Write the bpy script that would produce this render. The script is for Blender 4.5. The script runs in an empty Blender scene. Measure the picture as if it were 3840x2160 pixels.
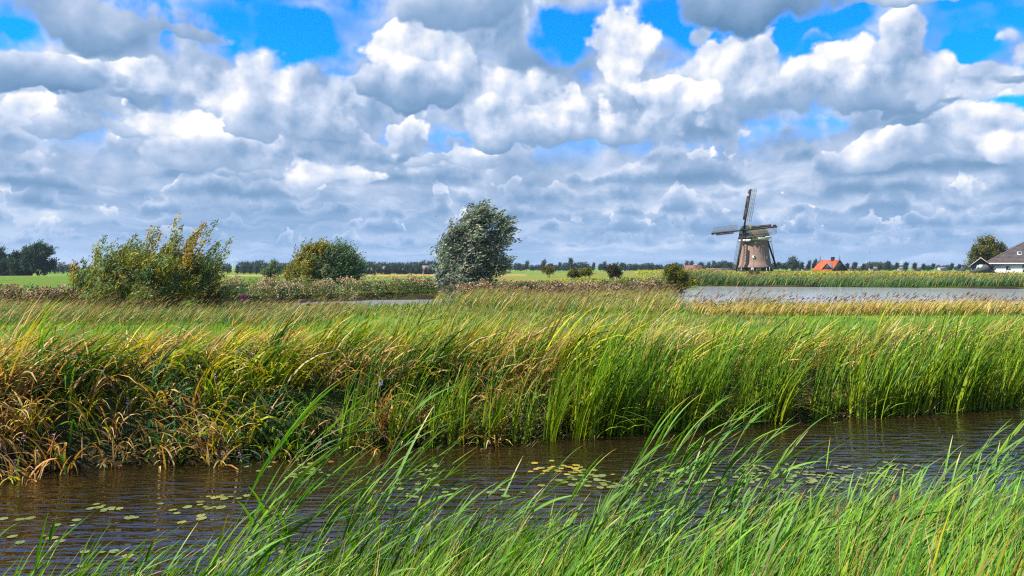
import bpy, math, random
import numpy as np
from math import radians, sin, cos, tan, pi, atan2, sqrt

rng = np.random.default_rng(7)
random.seed(7)
sc = bpy.context.scene
COL = sc.collection

# ------------------------------------------------------------------ camera
F = 2880.0            # focal length in photograph pixels (3840 wide)
HZ = 1000.0           # horizon row in the photograph
EYE = 3.0             # eye height over the water of the ditch
cam_d = bpy.data.cameras.new('camera')
cam_d.sensor_width = 36.0
cam_d.lens = 36.0 * F / 3840.0
cam_d.shift_y = -(1080.0 - HZ) / 3840.0
cam_d.clip_start = 0.1
cam_d.clip_end = 40000.0
cam = bpy.data.objects.new('camera', cam_d)
cam.location = (0, 0, EYE)
cam.rotation_euler = (radians(90), 0, 0)
COL.objects.link(cam)
sc.camera = cam

# ------------------------------------------------------------------ world, sky with clouds
SUN_AZ, SUN_EL = radians(-108), radians(51)
SUN_DIR = (sin(SUN_AZ) * cos(SUN_EL), cos(SUN_AZ) * cos(SUN_EL), sin(SUN_EL))
sc.view_settings.view_transform = 'Standard'
sc.view_settings.look = 'None'
sc.view_settings.gamma = 1.0
sc.view_settings.use_curve_mapping = False
EXPO = 1.1
sc.view_settings.exposure = EXPO

world = bpy.data.worlds.new('World')
sc.world = world
world.use_nodes = True
nt = world.node_tree
nt.nodes.clear()
NEW = nt.nodes.new
LINK = nt.links.new


def put(sock, v):
    if isinstance(v, (int, float)):
        sock.default_value = v
    else:
        LINK(v, sock)


def M(op, a, b=None, c=None, clamp=False):
    n = NEW('ShaderNodeMath')
    n.operation = op
    n.use_clamp = clamp
    put(n.inputs[0], a)
    if b is not None:
        put(n.inputs[1], b)
    if c is not None:
        put(n.inputs[2], c)
    return n.outputs[0]


def mad(a, b, c):
    return M('MULTIPLY_ADD', a, b, c)


def mad_clamp(a, b, c):
    return M('MULTIPLY_ADD', a, b, c, True)


def smooth(x, lo, hi):
    n = NEW('ShaderNodeMapRange')
    n.interpolation_type = 'SMOOTHSTEP'
    put(n.inputs[0], x)
    n.inputs[1].default_value = lo
    n.inputs[2].default_value = hi
    n.inputs[3].default_value = 0.0
    n.inputs[4].default_value = 1.0
    return n.outputs[0]


def vmath(op, a, b, c=None):
    n = NEW('ShaderNodeVectorMath')
    n.operation = op
    for i, v in enumerate((a, b, c)):
        if v is None:
            continue
        if isinstance(v, tuple):
            n.inputs[i].default_value = v
        else:
            LINK(v, n.inputs[i])
    return n.outputs['Value'] if op == 'DOT_PRODUCT' else n.outputs[0]


def over(BC, b, al):
    """lay a cloud of brightness b and opacity al over what is there; BC = (brightness, cover)"""
    out = []
    for old, new in zip(BC, (b, 1.0)):
        n = NEW('ShaderNodeMix')
        n.data_type = 'FLOAT'
        LINK(al, n.inputs[0])
        put(n.inputs[2], old)
        put(n.inputs[3], new)
        out.append(n.outputs[0])
    return tuple(out)


def vec2(a, b):
    n = NEW('ShaderNodeCombineXYZ')
    put(n.inputs[0], a)
    put(n.inputs[1], b)
    return n.outputs[0]


def noise2(v, scale, detail, rough=0.55, lac=2.0, color=False):
    n = NEW('ShaderNodeTexNoise')
    n.noise_dimensions = '2D'
    LINK(v, n.inputs['Vector'])
    n.inputs['Scale'].default_value = scale
    n.inputs['Detail'].default_value = detail
    n.inputs['Roughness'].default_value = rough
    n.inputs['Lacunarity'].default_value = lac
    return n.outputs['Color'] if color else n.outputs['Fac']


def voro2(v, scale, detail):
    n = NEW('ShaderNodeTexVoronoi')
    n.voronoi_dimensions = '2D'
    n.feature = 'F1'
    LINK(v, n.inputs['Vector'])
    n.inputs['Scale'].default_value = scale
    n.inputs['Detail'].default_value = detail
    n.inputs['Roughness'].default_value = 0.5
    return n.outputs['Distance']


tc = NEW('ShaderNodeTexCoord')
sep = NEW('ShaderNodeSeparateXYZ')
LINK(tc.outputs['Generated'], sep.inputs[0])
DX, DY, DZ = sep.outputs[0], sep.outputs[1], sep.outputs[2]
U = M('ARCTAN2', DX, DY)
V = M('ARCSINE', DZ)

# cumulus shrink towards the horizon: noise runs over a stretched elevation
VS = M('POWER', M('MAXIMUM', M('ADD', V, 0.02), 0.0004), 0.62)     # finer rows low down
# domain warp
wv = vec2(U, M('MULTIPLY', VS, 1.3))
wcol = noise2(wv, 9.0, 4.0, 0.55, color=True)
wsep = NEW('ShaderNodeSeparateColor')
LINK(wcol, wsep.inputs[0])
UW = mad(M('SUBTRACT', wsep.outputs[0], 0.5), 0.085, U)
VW = mad(M('SUBTRACT', wsep.outputs[1], 0.5), 0.060, V)


def billow(du, dv):
    u = M('ADD', U, du) if du else U
    v = mad(VS, 0.9, dv)
    p = vec2(u, v)
    a = noise2(p, 8.5, 7.0, 0.53)
    pw = vec2(mad(a, 0.06, u), mad(a, -0.06, v))
    b = voro2(pw, 15.0, 2.0)
    # fine fBm with rounded cauliflower heads in it
    return mad(b, -0.22, M('ADD', a, 0.09))


N0 = billow(0.0, 0.0)
N1 = billow(-0.012, 0.016)        # a step towards the sun (upper left, behind the camera)
NC = M('SUBTRACT', N0, 0.5)
LITE = M('SUBTRACT', N0, N1)       # > 0 on the sunward side of every puff
FD, CXD, HZD = F / 1.4907, 1288.0, HZ / 1.4907


def az(x):
    return math.atan((x - CXD) / FD)


def el(x, y):
    return math.atan((HZD - y) / FD * cos(az(x)))


# broad thin cover seen in every direction
low = noise2(vec2(mad(UW, 2.1, 0.35), mad(VS, 7.5, 0.4)), 1.6, 3.0, 0.5)
cov = mad(NC, 0.55, low)
cov = mad(M('POWER', M('MAXIMUM', V, 0.0), 0.8), -0.42, cov)
C = M('MAXIMUM', smooth(cov, 0.10, 0.32), M('SUBTRACT', 1.0, smooth(V, 0.12, 0.21)))
strata = noise2(vec2(mad(UW, 3.4, 1.7), mad(VW, 46.0, 0.0)), 1.0, 4.0, 0.55)
lowmask = M('SUBTRACT', 1.0, smooth(V, 0.05, 0.17))
B = mad(M('MULTIPLY', M('SUBTRACT', strata, 0.5), lowmask), 1.1, 0.5)
LB = M('MULTIPLY', LITE, mad(smooth(V, 0.03, 0.20), 1.0, 0.75))
VR = mad(M('SUBTRACT', wsep.outputs[1], 0.5), 0.022, V)
ONEP = {}


def onep(amp):
    if amp not in ONEP:
        ONEP[amp] = mad(NC, amp, 1.0)
    return ONEP[amp]


def row(BC, v0, h, off, thr, b0=0.36, slope=0.34, soft=0.16, k=1.0):
    """one ring of flat-based cumulus all round the horizon, bases at elevation v0, tops about h above"""
    s = mad(VR, 1.0 / h, -v0 / h)
    n = noise2(vec2(mad(U, 0.42 / h, off), mad(V, 0.42 / h, off * 0.7)), 1.0, 4.0, 0.52)
    d = mad(s, -0.55, mad(n, 4.0, NR))
    if thr != 0.2:
        d = M('ADD', d, thr - 0.2)
    al = M('MULTIPLY', smooth(d, 0.0, soft), smooth(s, -0.30, 0.22))
    # flat grey base, bright head and a lit rim
    b = mad(M('MINIMUM', s, 1.6), slope * 1.5, mad(smooth(d, 0.0, 0.75), -0.30, b0 + 0.10))
    return over(BC, b, al)


NR = mad(NC, 0.6, 0.2 - 2.0)
BC = (B, C)
for v0, h, off, thr, b0, sl in [
    (0.030, 0.016, 3.1, 0.25, 0.34, 0.24), (0.047, 0.020, 7.7, 0.25, 0.30, 0.28), (0.066, 0.026, 1.3, 0.30, 0.28, 0.32),
    (0.086, 0.032, 9.2, 0.30, 0.28, 0.36), (0.108, 0.036, 4.4, 0.30, 0.28, 0.38), (0.132, 0.042, 12.9, 0.30, 0.26, 0.40),
    (0.160, 0.050, 6.6, 0.24, 0.28, 0.38), (0.200, 0.058, 15.3, 0.20, 0.28, 0.36), (0.250, 0.075, 2.2, 0.14, 0.28, 0.34),
    (0.430, 0.120, 8.8, 0.16, 0.30, 0.34), (0.600, 0.180, 5.1, 0.14, 0.30, 0.34), (0.860, 0.260, 11.4, 0.14, 0.30, 0.34),
]:
    BC = row(BC, v0, h, off, thr, b0, sl)
B, C = BC
UV = vec2(UW, VW)


def puff(x, y, rx, ry, amp=2.4):
    """distance field of one cloud; x, y, rx, ry in 2576-wide picture units turned to angles"""
    u0, v0 = az(x), el(x, y)
    iu, iv = FD / rx, FD / ry
    e = vmath('MULTIPLY_ADD', UV, (iu, iv, 0.0), (-u0 * iu, -v0 * iv, 0.0))
    return M('SUBTRACT', onep(amp), vmath('DOT_PRODUCT', e, e)), v0, iv


def gap(C, x, y, rx, ry, amp=2.2, soft=0.6):
    d, _, _ = puff(x, y, rx, ry, amp)
    return mad(M('MULTIPLY', C, smooth(d, 0.0, soft)), -1.0, C)


def cloud(BC, x, y, rx, ry, rd=None, base=0.62, slope=0.28, soft=0.35, amp=2.4):
    rd = rd or ry
    r = 0.5 * (ry + rd)
    d, v0, iv = puff(x, y - (ry - r), rx, r, amp)
    al = smooth(d, 0.0, soft)
    k = slope * FD / ry
    return over(BC, mad(VW, k, base - k * el(x, y)), al)


for g in [(740, 90, 350, 100), (1430, 95, 140, 80), (2420, 100, 170, 120), (2060, 120, 140, 55), (2540, 285, 80, 40)]:
    C = gap(C, *g)

BC = (B, C)
# x, y, rx, ry up, ry down, brightness, gradient, softness   (back to front)
for c in [
    (620, 245, 420, 70, 40, 0.66, 0.10, 0.6), (1290, 230, 240, 85, 60, 0.66, 0.16, 0.5),
    (335, 178, 160, 34, 24, 0.76, 0.22, 0.4), (645, 165, 60, 50, 36, 0.64, 0.10, 0.7),
    (80, 305, 95, 46, 30, 0.74, 0.24, 0.5), (470, 320, 150, 62, 40, 0.74, 0.24, 0.3),
    (330, 248, 90, 30, 18, 0.34, 0.30, 0.3), (390, 235, 60, 26, 18, 0.80, 0.2, 0.8),
    (560, 390, 200, 75, 46, 0.52, 0.42, 0.3), (655, 300, 80, 60, 38, 0.46, 0.20, 0.25),
    (220, 330, 130, 34, 22, 0.46, 0.25, 0.3), (820, 330, 110, 60, 40, 0.48, 0.24, 0.4),
    (850, 460, 150, 46, 26, 0.64, 0.34, 0.5), (1000, 385, 60, 28, 20, 0.80, 0.2, 0.8),
    (1110, 410, 130, 38, 24, 0.44, 0.25, 0.3), (1955, 362, 70, 34, 28, 0.22, 0.10, 1.0),
    (2085, 318, 60, 40, 28, 0.80, 0.2, 0.8), (2250, 385, 250, 56, 34, 0.50, 0.34, 0.3),
    (2440, 330, 110, 62, 44, 0.58, 0.34, 0.5), (2545, 375, 90, 50, 34, 0.74, 0.2, 0.7),
    # large near clouds
    (1840, 200, 190, 120, 90, 0.58, 0.12, 0.5),
    (1575, 115, 85, 135, 120, 0.86, 0.10, 0.3), (1690, 262, 120, 66, 50, 0.80, 0.22, 0.2),
    (1370, 330, 220, 95, 50, 0.62, 0.28, 0.3), (1480, 345, 350, 70, 36, 0.40, 0.50, 0.3),
    (2090, 190, 140, 105, 80, 0.70, 0.24, 0.3), (2270, 120, 85, 95, 90, 0.68, 0.2, 0.3),
    (2200, 245, 290, 85, 46, 0.38, 0.48, 0.3), (2330, 190, 70, 90, 80, 0.56, 0.20, 0.4),
    (1000, 125, 115, 90, 70, 0.78, 0.16, 0.3), (1140, 165, 110, 85, 70, 0.64, 0.18, 0.4),
    (1035, 232, 165, 70, 50, 0.38, 0.54, 0.3), (2520, 200, 130, 55, 45, 0.70, 0.25, 0.3),
    (2550, 200, 75, 22, 20, 0.30, 0.2, 0.5), (2575, 110, 60, 80, 60, 0.72, 0.15, 0.3),
    (80, 195, 170, 60, 44, 0.28, 0.38, 0.3),
    (160, 45, 390, 90, 62, 0.34, 0.36, 0.5), (430, 85, 150, 34, 26, 0.34, 0.20, 0.4),
    (1190, 25, 230, 75, 56, 0.32, 0.26, 0.5), (1880, 30, 330, 75, 56, 0.18, 0.36, 0.5),
    (2300, -5, 250, 18, 14, 0.40, 0.2, 0.5),
]:
    BC = cloud(BC, *c)
B, C = BC
B = mad(LB, mad(smooth(B, 0.30, 0.72), 1.1, 0.25), B)

ramp = NEW('ShaderNodeValToRGB')
LINK(mad_clamp(B, 0.97, -0.035), ramp.inputs[0])


def lin(*rgb):
    return tuple(((c / 255.0) / 12.92 if c / 255.0 <= 0.04045 else ((c / 255.0 + 0.055) / 1.055) ** 2.4) for c in rgb) + (1.0,)


er = ramp.color_ramp
er.elements[0].position = 0.0
er.elements[0].color = lin(100, 142, 184)
er.elements[1].position = 1.0
er.elements[1].color = (1.02, 1.02, 1.03, 1.0)
for p, c in [(0.25, lin(142, 174, 212)), (0.47, lin(184, 204, 234)), (0.68, lin(213, 226, 249)), (0.85, lin(238, 243, 252))]:
    e = er.elements.new(p)
    e.color = c

sky = NEW('ShaderNodeTexSky')
sky.sky_type = 'NISHITA'
sky.sun_disc = False
sky.sun_elevation = SUN_EL
sky.sun_rotation = SUN_AZ
sky.air_density = 1.0
sky.dust_density = 0.4
sky.ozone_density = 2.0
SKY_STRENGTH = 0.1
CLOUD_GAIN = 1.0 / (SKY_STRENGTH * 2 ** EXPO)


def vscale(col, s):
    n = NEW('ShaderNodeVectorMath')
    n.operation = 'SCALE'
    LINK(col, n.inputs[0])
    put(n.inputs['Scale'], s)
    return n.outputs[0]


def vmul(col, v):
    n = NEW('ShaderNodeVectorMath')
    n.operation = 'MULTIPLY'
    LINK(col, n.inputs[0])
    n.inputs[1].default_value = v
    return n.outputs[0]


def vmix(f, a, b):
    n = NEW('ShaderNodeMix')
    n.data_type = 'RGBA'
    put(n.inputs[0], f)
    for s, v in ((n.inputs[6], a), (n.inputs[7], b)):
        if isinstance(v, tuple):
            s.default_value = v
        else:
            LINK(v, s)
    return n.outputs[2]


blue = vmul(sky.outputs[0], (0.02, 0.62, 1.50))
clouds = vscale(ramp.outputs[0], CLOUD_GAIN)
col = vmix(C, blue, clouds)
# low air: distant clouds sink into pale blue towards the horizon
air = M('SUBTRACT', 1.0, smooth(V, -0.02, 0.12))
hz = tuple(c * CLOUD_GAIN for c in lin(146, 186, 234)[:3]) + (1.0,)
col = vmix(M('MULTIPLY', air, 0.62), col, hz)
bg = NEW('ShaderNodeBackground')
LINK(col, bg.inputs[0])
bg.inputs[1].default_value = SKY_STRENGTH
wo = NEW('ShaderNodeOutputWorld')
LINK(bg.outputs[0], wo.inputs[0])
world.cycles.sampling_method = 'NONE'

# ------------------------------------------------------------------ sun
sd = bpy.data.lights.new('sun', 'SUN')
sd.energy = 5.0
sd.angle = radians(0.53)
sd.color = (1.0, 0.94, 0.84)
so = bpy.data.objects.new('sun', sd)
from mathutils import Vector, Matrix
so.rotation_euler = Vector(SUN_DIR).to_track_quat('Z', 'Y').to_euler()
so.location = (-40, -20, 60)
COL.objects.link(so)

cy = sc.cycles
cy.max_bounces = 6
cy.diffuse_bounces = 2
cy.glossy_bounces = 3
cy.transmission_bounces = 3
cy.transparent_max_bounces = 4
cy.caustics_reflective = False
cy.caustics_refractive = False
cy.sample_clamp_indirect = 6.0
cy.use_denoising = False
cy.use_adaptive_sampling = True
cy.adaptive_threshold = 0.015
cy.filter_width = 1.2

# ------------------------------------------------------------------ helpers
def X(px, d):
    """sideways position of photograph column px at depth d"""
    return (px - 1920.0) / F * d


def Z(py, d):
    return EYE - (py - HZ) / F * d


def on_water(px, py):
    d = EYE * F / (py - HZ)
    return X(px, d), d


def sstep(a, b, x):
    t = np.clip((np.asarray(x, float) - a) / (b - a), 0, 1)
    return t * t * (3 - 2 * t)


def vnoise(x, y, seed=0):
    """cheap smooth value noise, vectorised"""
    x = np.asarray(x, float)
    y = np.asarray(y, float)
    xi, yi = np.floor(x).astype(np.int64), np.floor(y).astype(np.int64)
    fx, fy = x - xi, y - yi
    fx = fx * fx * (3 - 2 * fx)
    fy = fy * fy * (3 - 2 * fy)

    def h(a, b):
        n = (a * 374761393 + b * 668265263 + seed * 974634777) & 0x7FFFFFFF
        n = ((n ^ (n >> 13)) * 1274126177) & 0x7FFFFFFF
        return ((n ^ (n >> 16)) & 0xFFFF) / 65535.0
    return (h(xi, yi) * (1 - fx) + h(xi + 1, yi) * fx) * (1 - fy) + (h(xi, yi + 1) * (1 - fx) + h(xi + 1, yi + 1) * fx) * fy


def fnoise(x, y, seed=0, oct=3):
    s, a, t = 0, 1.0, 0
    for k in range(oct):
        s = s + a * vnoise(np.asarray(x) * 2 ** k, np.asarray(y) * 2 ** k, seed + k)
        t += a
        a *= 0.5
    return s / t


def tag(o, label=None, cat=None, group=None, kind=None):
    if label:
        o['label'] = label
    if cat:
        o['category'] = cat
    if group:
        o['group'] = group
    if kind:
        o['kind'] = kind
    return o


def empty(name, loc, rz=0.0, label=None, cat=None, group=None, scale=None):
    o = bpy.data.objects.new(name, None)
    o.empty_display_size = 0.2
    o.location = loc
    o.rotation_euler = (0, 0, rz)
    if scale is not None:
        o.scale = (scale,) * 3 if isinstance(scale, (int, float)) else scale
    COL.objects.link(o)
    return tag(o, label, cat, group)


def quick_mesh(name, verts, quads, cols=None, smooth_=False):
    """verts (n,3), quads (m,k), cols (n,3)"""
    verts = np.ascontiguousarray(verts, dtype=np.float32)
    quads = np.ascontiguousarray(quads, dtype=np.int32)
    me = bpy.data.meshes.new(name)
    n, m, k = len(verts), len(quads), quads.shape[1]
    me.vertices.add(n)
    me.vertices.foreach_set('co', verts.ravel())
    me.loops.add(m * k)
    me.loops.foreach_set('vertex_index', quads.ravel())
    me.polygons.add(m)
    me.polygons.foreach_set('loop_start', np.arange(0, m * k, k, dtype=np.int32))
    if smooth_:
        me.polygons.foreach_set('use_smooth', np.ones(m, dtype=bool))
    me.update(calc_edges=True)
    if cols is not None:
        at = me.attributes.new('col', 'FLOAT_COLOR', 'POINT')
        c = np.ones((n, 4), dtype=np.float32)
        c[:, :3] = cols
        at.data.foreach_set('color', c.ravel())
    return me


def link(name, me, mat, parent=None):
    o = bpy.data.objects.new(name, me)
    if mat is not None and not me.materials:
        me.materials.append(mat)
    COL.objects.link(o)
    if parent is not None:
        o.parent = parent
    return o


class Geo:
    """collects quads, then becomes one mesh"""

    def __init__(self):
        self.v, self.f, self.c, self.n = [], [], [], 0

    def add(self, v, f, c=None):
        v = np.asarray(v, float).reshape(-1, 3)
        f = np.asarray(f, int)
        self.v.append(v)
        self.f.append(f + self.n)
        self.c.append(np.ones((len(v), 3)) if c is None else np.broadcast_to(np.asarray(c, float), (len(v), 3)))
        self.n += len(v)
        return self

    def box(self, x0, x1, y0, y1, z0, z1, c=None):
        v = [(x, y, z) for z in (z0, z1) for y in (y0, y1) for x in (x0, x1)]
        f = [(0, 2, 3, 1), (4, 5, 7, 6), (0, 1, 5, 4), (1, 3, 7, 5), (3, 2, 6, 7), (2, 0, 4, 6)]
        return self.add(v, f, c)

    def bar(self, a, b, w, h, up=(0, 0, 1), c=None):
        """rectangular bar from a to b"""
        a, b = np.asarray(a, float), np.asarray(b, float)
        d = b - a
        d = d / np.linalg.norm(d)
        s = np.cross(d, up)
        s = s / np.linalg.norm(s)
        u = np.cross(s, d)
        v = []
        for p in (a, b):
            for i, j in ((-1, -1), (1, -1), (1, 1), (-1, 1)):
                v.append(p + s * w * 0.5 * i + u * h * 0.5 * j)
        f = [(0, 1, 2, 3), (7, 6, 5, 4), (0, 4, 5, 1), (1, 5, 6, 2), (2, 6, 7, 3), (3, 7, 4, 0)]
        return self.add(v, f, c)

    def tube(self, pts, rad, sides=6, c=None):
        pts = np.asarray(pts, float)
        rad = np.broadcast_to(np.asarray(rad, float), (len(pts),))
        t = np.gradient(pts, axis=0)
        t /= np.linalg.norm(t, axis=1)[:, None] + 1e-9
        ref = np.array([0.31, 0.87, 0.13])
        s = np.cross(t, ref)
        s /= np.linalg.norm(s, axis=1)[:, None] + 1e-9
        u = np.cross(s, t)
        an = np.linspace(0, 2 * pi, sides, endpoint=False)
        v = (pts[:, None, :] + rad[:, None, None] * (np.cos(an)[None, :, None] * s[:, None, :] + np.sin(an)[None, :, None] * u[:, None, :]))
        n = len(pts)
        f = []
        for i in range(n - 1):
            for k in range(sides):
                k2 = (k + 1) % sides
                f.append((i * sides + k, i * sides + k2, (i + 1) * sides + k2, (i + 1) * sides + k))
        return self.add(v.reshape(-1, 3), f, c)

    def mesh(self, name, smooth_=False):
        return quick_mesh(name, np.concatenate(self.v), np.concatenate(self.f), np.concatenate(self.c), smooth_)

    def obj(self, name, mat, parent=None, smooth_=False):
        return link(name, self.mesh(name, smooth_), mat, parent)


def ribbons(base, length, az_, lean, curl, width, c0, c1=None, seg=4, face=None, tip=0.12, r=rng, mid=0.35, twist=0.0):
    """bent grass blades: arrays over N blades. az_ = direction of lean (rad, 0 = +x), lean = tilt at the root,
    curl = extra tilt gained towards the tip"""
    base = np.asarray(base, float)
    N = len(base)
    bc = lambda a: np.broadcast_to(np.asarray(a, float), (N,))
    length, az_, lean, curl, width = map(bc, (length, az_, lean, curl, width))
    c0 = np.broadcast_to(np.asarray(c0, float), (N, 3))
    c1 = c0 if c1 is None else np.broadcast_to(np.asarray(c1, float), (N, 3))
    face = r.uniform(0, pi, N) if face is None else bc(face)
    pos = base.copy()
    V, Cc = [], []
    prev = 0.0
    for i in range(seg + 1):
        t = i / seg
        th = lean + curl * t ** 1.4
        if i:
            th_m = lean + curl * ((t + prev) / 2) ** 1.4
            st = length / seg
            pos = pos + np.stack([st * np.sin(th_m) * np.cos(az_), st * np.sin(th_m) * np.sin(az_), st * np.cos(th_m)], 1)
        prev = t
        w = width * (min(1.0, 0.55 + t / mid * 0.45) if t < mid else 1.0 - (1 - tip) * ((t - mid) / (1 - mid)) ** 1.5) * 0.5
        fa = face + twist * t
        # side vector: horizontal, kept square to the blade as it lies over
        sx, sy = np.cos(fa), np.sin(fa)
        dx, dy, dz = np.sin(th) * np.cos(az_), np.sin(th) * np.sin(az_), np.cos(th)
        dot = sx * dx + sy * dy
        s = np.stack([sx - dot * dx, sy - dot * dy, -dot * dz], 1)
        s /= np.linalg.norm(s, axis=1)[:, None] + 1e-6
        V.append(pos - s * w[:, None])
        V.append(pos + s * w[:, None])
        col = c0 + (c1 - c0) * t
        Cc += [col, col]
    K = 2 * (seg + 1)
    verts = np.stack(V, 1).reshape(-1, 3)
    cols = np.stack(Cc, 1).reshape(-1, 3)
    q = np.array([[2 * i, 2 * i + 1, 2 * i + 3, 2 * i + 2] for i in range(seg)])
    faces = (np.arange(N)[:, None, None] * K + q[None]).reshape(-1, 4)
    return verts, faces, cols


def leaves(cen, direc, length, width, col, r=rng):
    """diamond leaves: centre, long-axis direction"""
    cen = np.asarray(cen, float)
    N = len(cen)
    d = np.asarray(direc, float)
    d = d / (np.linalg.norm(d, axis=1)[:, None] + 1e-9)
    rv = r.normal(size=(N, 3))
    s = np.cross(d, rv)
    s /= np.linalg.norm(s, axis=1)[:, None] + 1e-9
    L = np.broadcast_to(np.asarray(length, float), (N,))[:, None]
    W = np.broadcast_to(np.asarray(width, float), (N,))[:, None]
    v = np.stack([cen - d * L * 0.5, cen + s * W * 0.5 - d * L * 0.08, cen + d * L * 0.5, cen - s * W * 0.5 - d * L * 0.08], 1).reshape(-1, 3)
    f = np.arange(N * 4).reshape(-1, 4)
    c = np.repeat(np.broadcast_to(np.asarray(col, float), (N, 3)), 4, axis=0)
    return v, f, c


def pick(pal, n, r=rng, jit=0.18, w=None):
    """n colours out of a palette, each a little off"""
    pal = np.asarray(pal, float)
    i = r.choice(len(pal), n, p=None if w is None else np.asarray(w) / np.sum(w))
    c = pal[i] * (1 + r.normal(0, jit, (n, 1))) * (1 + r.normal(0, jit * 0.35, (n, 3)))
    return np.clip(c * 0.80, 0.004, 0.95)


# ------------------------------------------------------------------ materials
def new_mat(name):
    m = bpy.data.materials.new(name)
    m.use_nodes = True
    t = m.node_tree
    t.nodes.clear()
    return m, t


def leaf_mat(name, trans=0.28, rough=0.5, spec=0.25, gain=1.0):
    m, t = new_mat(name)
    at = t.nodes.new('ShaderNodeAttribute')
    at.attribute_name = 'col'
    p = t.nodes.new('ShaderNodeBsdfPrincipled')
    p.inputs['Roughness'].default_value = rough
    p.inputs['Specular IOR Level'].default_value = spec
    tr = t.nodes.new('ShaderNodeBsdfTranslucent')
    hs = t.nodes.new('ShaderNodeHueSaturation')
    hs.inputs['Value'].default_value = 1.25
    hs.inputs['Saturation'].default_value = 1.1
    mx = t.nodes.new('ShaderNodeMixShader')
    mx.inputs[0].default_value = trans
    o = t.nodes.new('ShaderNodeOutputMaterial')
    t.links.new(at.outputs['Color'], p.inputs['Base Color'])
    t.links.new(at.outputs['Color'], hs.inputs['Color'])
    t.links.new(hs.outputs[0], tr.inputs[0])
    t.links.new(p.outputs[0], mx.inputs[1])
    t.links.new(tr.outputs[0], mx.inputs[2])
    t.links.new(mx.outputs[0], o.inputs[0])
    return m


def plain_mat(name, col, rough=0.7, var=0.25, scale=6.0, spec=0.3, bump=0.0, stretch=(1, 1, 1), metal=0.0):
    """colour broken up by noise, times the mesh's own colour attribute where it has one"""
    m, t = new_mat(name)
    L = t.links.new
    tcn = t.nodes.new('ShaderNodeTexCoord')
    mp = t.nodes.new('ShaderNodeMapping')
    mp.inputs['Scale'].default_value = stretch
    n = t.nodes.new('ShaderNodeTexNoise')
    n.inputs['Scale'].default_value = scale
    n.inputs['Detail'].default_value = 5.0
    n.inputs['Roughness'].default_value = 0.6
    r = t.nodes.new('ShaderNodeValToRGB')
    r.color_ramp.elements[0].position = 0.3
    r.color_ramp.elements[1].position = 0.72
    r.color_ramp.elements[0].color = tuple(c * (1 - var) for c in col) + (1,)
    r.color_ramp.elements[1].color = tuple(min(1.0, c * (1 + var)) for c in col) + (1,)
    p = t.nodes.new('ShaderNodeBsdfPrincipled')
    p.inputs['Roughness'].default_value = rough
    p.inputs['Specular IOR Level'].default_value = spec
    p.inputs['Metallic'].default_value = metal
    o = t.nodes.new('ShaderNodeOutputMaterial')
    L(tcn.outputs['Object'], mp.inputs[0])
    L(mp.outputs[0], n.inputs['Vector'])
    L(n.outputs['Fac'], r.inputs[0])
    L(r.outputs[0], p.inputs['Base Color'])
    if bump:
        b = t.nodes.new('ShaderNodeBump')
        b.inputs['Strength'].default_value = bump
        b.inputs['Distance'].default_value = 0.05
        L(n.outputs['Fac'], b.inputs['Height'])
        L(b.outputs[0], p.inputs['Normal'])
    L(p.outputs[0], o.inputs[0])
    return m


LEAF = leaf_mat('foliage', 0.28, 0.55, 0.14)
BLADE = leaf_mat('grass_blade', 0.32, 0.5, 0.14)
REED = leaf_mat('reed_leaf', 0.32, 0.45, 0.18)
BARK = plain_mat('bark', (0.07, 0.055, 0.04), 0.9, 0.4, 12, 0.1, 0.4)

# ------------------------------------------------------------------ terrain
def shore_near(x):
    return 5.9 + 0.32 * x + 0.25 * (fnoise(x * 0.6, x * 0 + 3.3, 5) - 0.5)


def shore_far(x):
    return 13.25 + 0.32 * x + 0.7 * (fnoise(x * 0.45, x * 0 + 8.1, 9) - 0.5)


POND_R = np.array([(11.8, 52), (24, 49.5), (38, 54), (54, 80), (71.5, 103), (50, 111), (38, 114.5), (27, 116), (20, 95), (15.6, 80), (13.6, 66)], float)
POND_L = np.array([(-27, 57), (-18, 49.5), (-10, 47), (-3.2, 51), (-3.8, 60), (-5.5, 71), (-12, 69), (-20, 62.5)], float)


def poly_sd(poly, x, y):
    """signed distance to a polygon, negative inside"""
    x = np.asarray(x, float)
    y = np.asarray(y, float)
    d = np.full(x.shape, 1e9)
    ins = np.zeros(x.shape, bool)
    n = len(poly)
    for i in range(n):
        ax, ay = poly[i]
        bx, by = poly[(i + 1) % n]
        ex, ey = bx - ax, by - ay
        t = np.clip(((x - ax) * ex + (y - ay) * ey) / (ex * ex + ey * ey), 0, 1)
        d = np.minimum(d, np.hypot(x - ax - t * ex, y - ay - t * ey))
        cr = ((ay > y) != (by > y)) & (x < (bx - ax) * (y - ay) / (by - ay + 1e-12) + ax)
        ins ^= cr
    return np.where(ins, -d, d)


def pond_sd(x, y):
    w = 1.6 * (fnoise(np.asarray(x) * 0.25, np.asarray(y) * 0.25, 21) - 0.5)
    return np.minimum(poly_sd(POND_R, x, y), poly_sd(POND_L, x, y)) + w


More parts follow.
